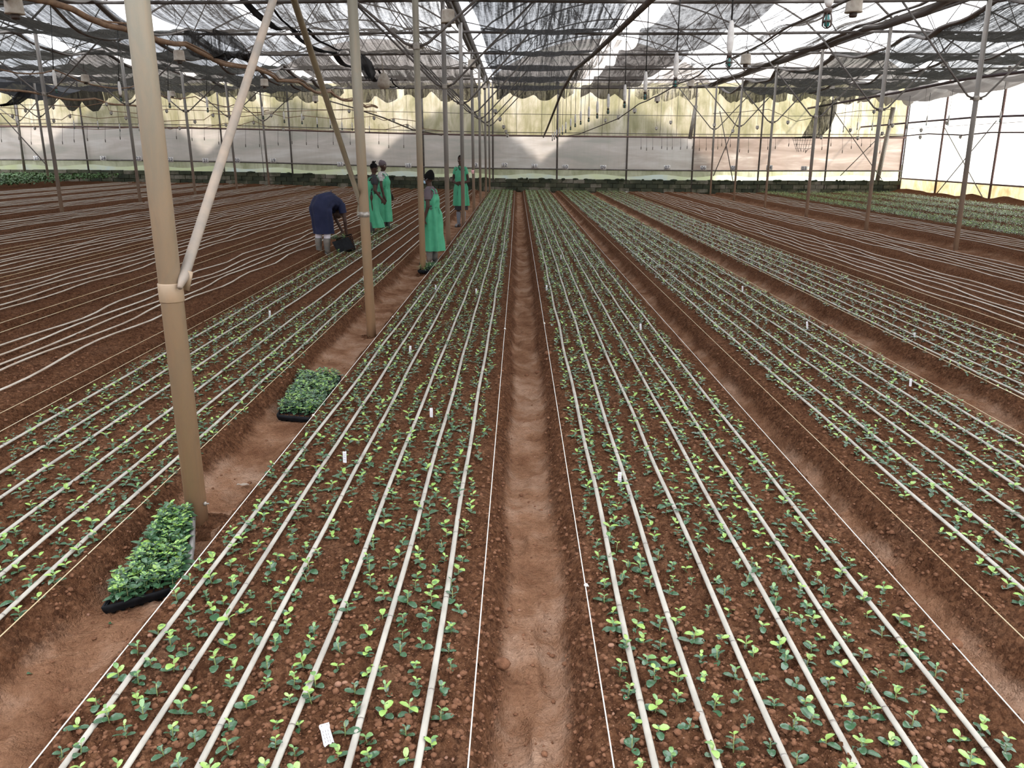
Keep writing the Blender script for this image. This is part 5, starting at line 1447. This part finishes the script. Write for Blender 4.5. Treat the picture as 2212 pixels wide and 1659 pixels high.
# 3: right one of the pair, headscarf, pale blouse, facing right
P = at_z(831, 500, -0.04)
E, W = V3(0.05, 0.22, 1.07), V3(0.14, 0.20, 0.86)
E2, W2 = V3(0.05, -0.22, 1.07), V3(0.10, -0.215, 0.84)
rt, hc, Rh, sh = standing(P, math.radians(-12), 1.69, '', head_turn=-0.25, head_tilt=0.12, armL=(E, W, (0.3, 0, -1), (0, -1, 0)), armR=(E2, W2, (0.25, 0, -1), (0, 1, 0)))
tag(rt, 'person in dark cap, patterned pale blouse and long green apron, right of the pair', 'person')
shirt(rt, sh, M['blouse'], ((E, 1), (E2, -1)), sleeve=0.16)
apron(rt, sh, [(V3(0.0, 0, 1.30), 0.140, 0.120, I3), (V3(0.01, 0, 1.18), 0.170, 0.182, I3), (V3(0, 0, 1.03), 0.162, 0.174, I3), (V3(0.0, 0, 0.88), 0.175, 0.180, I3), (V3(-0.0, 0, 0.58), 0.175, 0.18, I3), (V3(0.0, 0, 0.24), 0.19, 0.185, I3)], folds=0.10, seed=7)
m = MB(); m.ball(Vector(hc) + Rh @ V3(-0.018, 0, 0.042), (0.098, 0.085, 0.082), 16, 10, rot=Rh); m.ball(Vector(hc) + Rh @ V3(-0.05, 0, 0.09), (0.05, 0.05, 0.04), 10, 8, rot=Rh)
m.build('cap', M['tshirt_mauve'], rt)
for fy, fx in ((0.09, 0.05), (-0.09, 0.0)): boot(rt, V3(fx, fy, 0.085), (1, 0.0, 0), M['boot_black'], 0.24)

# 4: woman facing the camera, hands joined at the waist
P = at_z(997, 490, -0.13)
E, W = V3(0.02, 0.245, 1.06), V3(0.20, 0.10, 1.03)
E2, W2 = V3(0.02, -0.245, 1.06), V3(0.205, -0.10, 1.02)
rt, hc, Rh, sh = standing(P, math.radians(-97), 1.90, '', head_turn=-0.1, head_tilt=0.05, armL=(E, W, (0.1, -1, 0), (-1, 0, 0)), armR=(E2, W2, (0.1, 1, 0.05), (-1, 0, 0)), handcurl=0.5, feet=((0.0, 0.07), (0.03, -0.08)))
tag(rt, 'person facing the camera with joined hands, green tunic over dark skirt', 'person'); rt.scale = (rt.scale[0] * 0.8, rt.scale[1] * 0.78, rt.scale[2] * 1.0)
shirt(rt, sh, M['green'], ((E, 1), (E2, -1)), sleeve=0.12)
apron(rt, sh, [(V3(0.0, 0, 1.31), 0.120, 0.150, I3), (V3(0, 0, 1.18), 0.150, 0.178, I3), (V3(0, 0, 1.03), 0.145, 0.170, I3), (V3(0.0, 0, 0.88), 0.18, 0.205, I3), (V3(-0.0, 0, 0.50), 0.205, 0.235, I3)], folds=0.12, seed=9, strap=False)
m = loft(smooth_rings([(V3(0, 0, 0.95), 0.15, 0.17, I3), (V3(0, 0, 0.7), 0.165, 0.185, I3), (V3(0, 0, 0.40), 0.175, 0.195, I3)], 5), 40, 0.06, 7, 3); m.build('skirt', M['skirt_dark'], rt)
m = MB(); m.ball(Vector(hc) + Rh @ V3(-0.016, 0, 0.034), (0.089, 0.078, 0.086), 16, 10, rot=Rh); m.build('hair', M['hair'], rt)
m = MB(); m.tube([sh + V3(0.0, -0.06, 0.08), sh + V3(0.08, -0.03, 0.03), sh + V3(0.1, 0, -0.03), sh + V3(0.08, 0.03, 0.03), sh + V3(0, 0.06, 0.08)], 0.016, 8); m.build('collar', M['tshirt_black'], rt)
for fy, fx in ((0.07, 0.0), (-0.08, 0.03)): boot(rt, V3(fx, fy, 0.085), (1, 0.4 * (1 if fy > 0 else -1), 0), M['boot_blue'], 0.27)

# 5: bending worker in a navy coat holding a black tray
P = at_z(700, 555, -0.06); TP = P.copy()
root = empty('person', P, math.radians(50)); tag(root, 'person bending over in navy coat and pale leggings, holding a black tray', 'person')
mb = MB()
mb.cap(V3(0, 0.07, 0.93), V3(0, -0.07, 0.93), 0.125, 0.125, 14)
mb.cap(V3(0.02, 0, 0.98), V3(0.20, 0, 1.03), 0.125, 0.115, 14); mb.cap(V3(0.20, 0, 1.03), V3(0.36, 0, 0.97), 0.115, 0.095, 14)
shb = V3(0.38, 0, 0.95)
mb.cap(shb + V3(0, 0.13, 0), shb + V3(0, -0.13, 0), 0.055, 0.055, 12)
mb.cap(shb, shb + V3(0.10, 0.03, -0.07), 0.052, 0.046, 12)
Rh = Ry(1.35); hc = shb + V3(0.08, 0.06, -0.16); head(mb, hc, Rh)
for fx, fy, s in ((-0.03, 0.10, 1), (0.02, -0.09, -1)):
    hip = V3(0, 0.085 * s, 0.90); knee = V3(fx + 0.02, fy, 0.47); ank = V3(fx, fy, 0.09)
    mb.cap(hip, knee, 0.085, 0.056, 14); mb.cap(knee, ank, 0.054, 0.038, 12)
HB = V3(0.40, -0.10, 0.36)
for s, El, Wr in ((-1, V3(0.385, -0.20, 0.64), V3(0.435, -0.16, 0.40)), (1, V3(0.46, 0.18, 0.68), V3(0.54, 0.10, 0.44))):
    S = shb + V3(0, 0.16 * s, -0.02)
    mb.cap(S, El, 0.044, 0.036, 12); mb.cap(El, Wr, 0.035, 0.025, 12); hand(mb, Wr, (0.15, 0.0, -1), (0, -s, 0), s, 0.9)
remeshed('body', mb, M['skin'], 0.0075, root); eyes(root, hc, Rh)
RB = lambda a: Ry(a)
keys = [(V3(0.45, 0, 0.93), 0.07, 0.12, Ry(1.95)), (V3(0.36, 0, 0.97), 0.125, 0.185, Ry(1.85)), (V3(0.20, 0, 1.045), 0.155, 0.20, Ry(1.50)), (V3(0.05, 0, 1.00), 0.185, 0.215, Ry(0.85)), (V3(-0.01, 0, 0.88), 0.20, 0.225, Ry(0.30)), (V3(0.02, 0, 0.66), 0.19, 0.215, Ry(0.0)), (V3(0.035, 0, 0.44), 0.185, 0.21, Ry(0.0))]
keys = [(c, a, b, r_) for c, a, b, r_ in keys]
co = loft(smooth_rings(keys, 6), 48, 0.07, 7, 3).build('coat', M['navy'], root)
for s, El in ((-1, V3(0.385, -0.20, 0.64)), (1, V3(0.46, 0.18, 0.68))):
    S = shb + V3(-0.02, 0.15 * s, -0.0); d = (El - S).normalized()
    q = MB(); q.tube([S - d * 0.04, S, S + d * 0.08, S + d * 0.15], [0.06, 0.075, 0.07, 0.072], 16, caps=False); q.build('sleeve', M['navy'], co)
m = MB(); m.tube([V3(0.22, -0.05, 1.16), V3(0.24, -0.02, 1.20), V3(0.27, 0.02, 1.22)], 0.008, 5); m.build('coat_loop', M['navy'], co)
m = MB(); m.ball(Vector(hc) + Rh @ V3(-0.018, 0, 0.034), (0.092, 0.080, 0.086), 14, 9, rot=Rh); m.build('hair', M['hair'], root)
for fx, fy, s in ((-0.03, 0.10, 1), (0.02, -0.09, -1)):
    q = MB(); q.tube([V3(fx + 0.02, fy, 0.52), V3(fx + 0.02, fy, 0.44), V3(fx + 0.005, fy, 0.30), V3(fx, fy, 0.22)], [0.068, 0.066, 0.062, 0.050], 16, caps=False); q.build('legging', M['legging'], root)
    boot(root, V3(fx, fy, 0.09), (1, -0.25, 0), M['boot'], 0.26)
# the tray in that worker's hands, tilted down towards the camera side
ty = P.y - 0.15
t00 = at_y(717, 523, ty - 0.02); t10 = at_y(752, 512, ty - 0.05); t11 = at_y(765, 535, ty - 0.10); t01 = at_y(730, 547, ty - 0.12)
tray(t01 + V3(0, 0.10, -0.02), t11 + V3(0, 0.10, -0.02), t10 + V3(0, 0.34, 0.03), t00 + V3(0, 0.34, 0.03), 'black tray tilted in the hands of the bending worker', 7, 9, plants_=False)
m = MB()
m.grid([[t00, t10], [t01, t11]]); m.grid([[t00 + V3(0, 0.03, 0), t10 + V3(0, 0.03, 0)], [t01 + V3(0, 0.03, 0), t11 + V3(0, 0.03, 0)]])
tr_o = [o for o in C.objects if o.name.startswith('seedling_tray')][-1]
o = m.build('tray_base', M['black_tray'], tr_o); o.location = -tr_o.location
gq = np.random.default_rng(8); n = 26
pts = np.stack([gq.uniform(t00.x - 0.06, t00.x + 0.20, n), gq.uniform(ty + 0.10, ty + 0.35, n), np.full(n, t10.z - 0.03) + gq.uniform(-0.05, 0.0, n), gq.uniform(0, 6.28, n), gq.uniform(1.0, 1.5, n)], 1)
V, F, MI = merge_plants(pts, 0)
o = link(bpy.data.objects.new('tray_seedlings', np_mesh('tray_seedlings', V, F, LEAFM, MI))); tag(o, 'few seedlings in the tray of the bending worker', 'seedlings', kind='stuff')

# ------------------------------------------------------------------ outside: ground, neighbouring gabled greenhouse that shades the end wall
m = MB(); m.grid([[(-120, -60, -0.45), (120, -60, -0.45)], [(-120, 160, -0.45), (120, 160, -0.45)]])
tag(m.build('outside_ground', M['outside']), kind='structure')
D = 2.6
dx = SUN_DIR.x / SUN_DIR.y * D; dz = SUN_DIR.z / SUN_DIR.y * D
YN = YW + D
vals = [(at_y(u, v, YW).x, at_y(u, v, YW).z) for u, v in [(-280, 322), (83, 329), (443, 333), (815, 340), (1167, 349), (1545, 362)]]
pks = [(at_y(u, v, YW).x, at_y(u, v, YW).z) for u, v in [(-100, 205), (260, 208), (630, 214), (985, 222), (1352, 230)]]
prof = []
for i in range(len(vals)):
    prof.append(vals[i])
    if i < len(pks):
        a, b = vals[i], pks[i]; c_ = vals[i + 1]
        for t in (0.3, 0.6, 0.85): prof.append((a[0] + (b[0] - a[0]) * t, a[1] + (b[1] - a[1]) * (t + 0.12 * math.sin(math.pi * t))))
        prof.append(b)
        for t in (0.15, 0.4, 0.7): prof.append((b[0] + (c_[0] - b[0]) * t, b[1] + (c_[1] - b[1]) * (t - 0.12 * math.sin(math.pi * t))))
prof = [(x + dx, z + dz) for x, z in prof]
root = empty('neighbouring_greenhouse', (0, YN, 0)); tag(root, 'grey many gabled greenhouse standing just outside the end wall', 'greenhouse')
m = MB(); m.grid([[(x, 0, -0.45) for x, z in prof], [(x, 0, z) for x, z in prof]]); m.build('gable_wall', M['neighbour'], root, False)
m = MB(); m.grid([[(x, 0, z) for x, z in prof], [(x, 16, z) for x, z in prof]]); m.build('roof', M['neighbour'], root, False)
xe = prof[-1][0]; ze = prof[-1][1]
m = MB(); m.grid([[(xe, 0, -0.45), (xe, 16, -0.45)], [(xe, 0, ze), (xe, 16, ze)]]); m.build('side_wall', M['neighbour'], root, False)
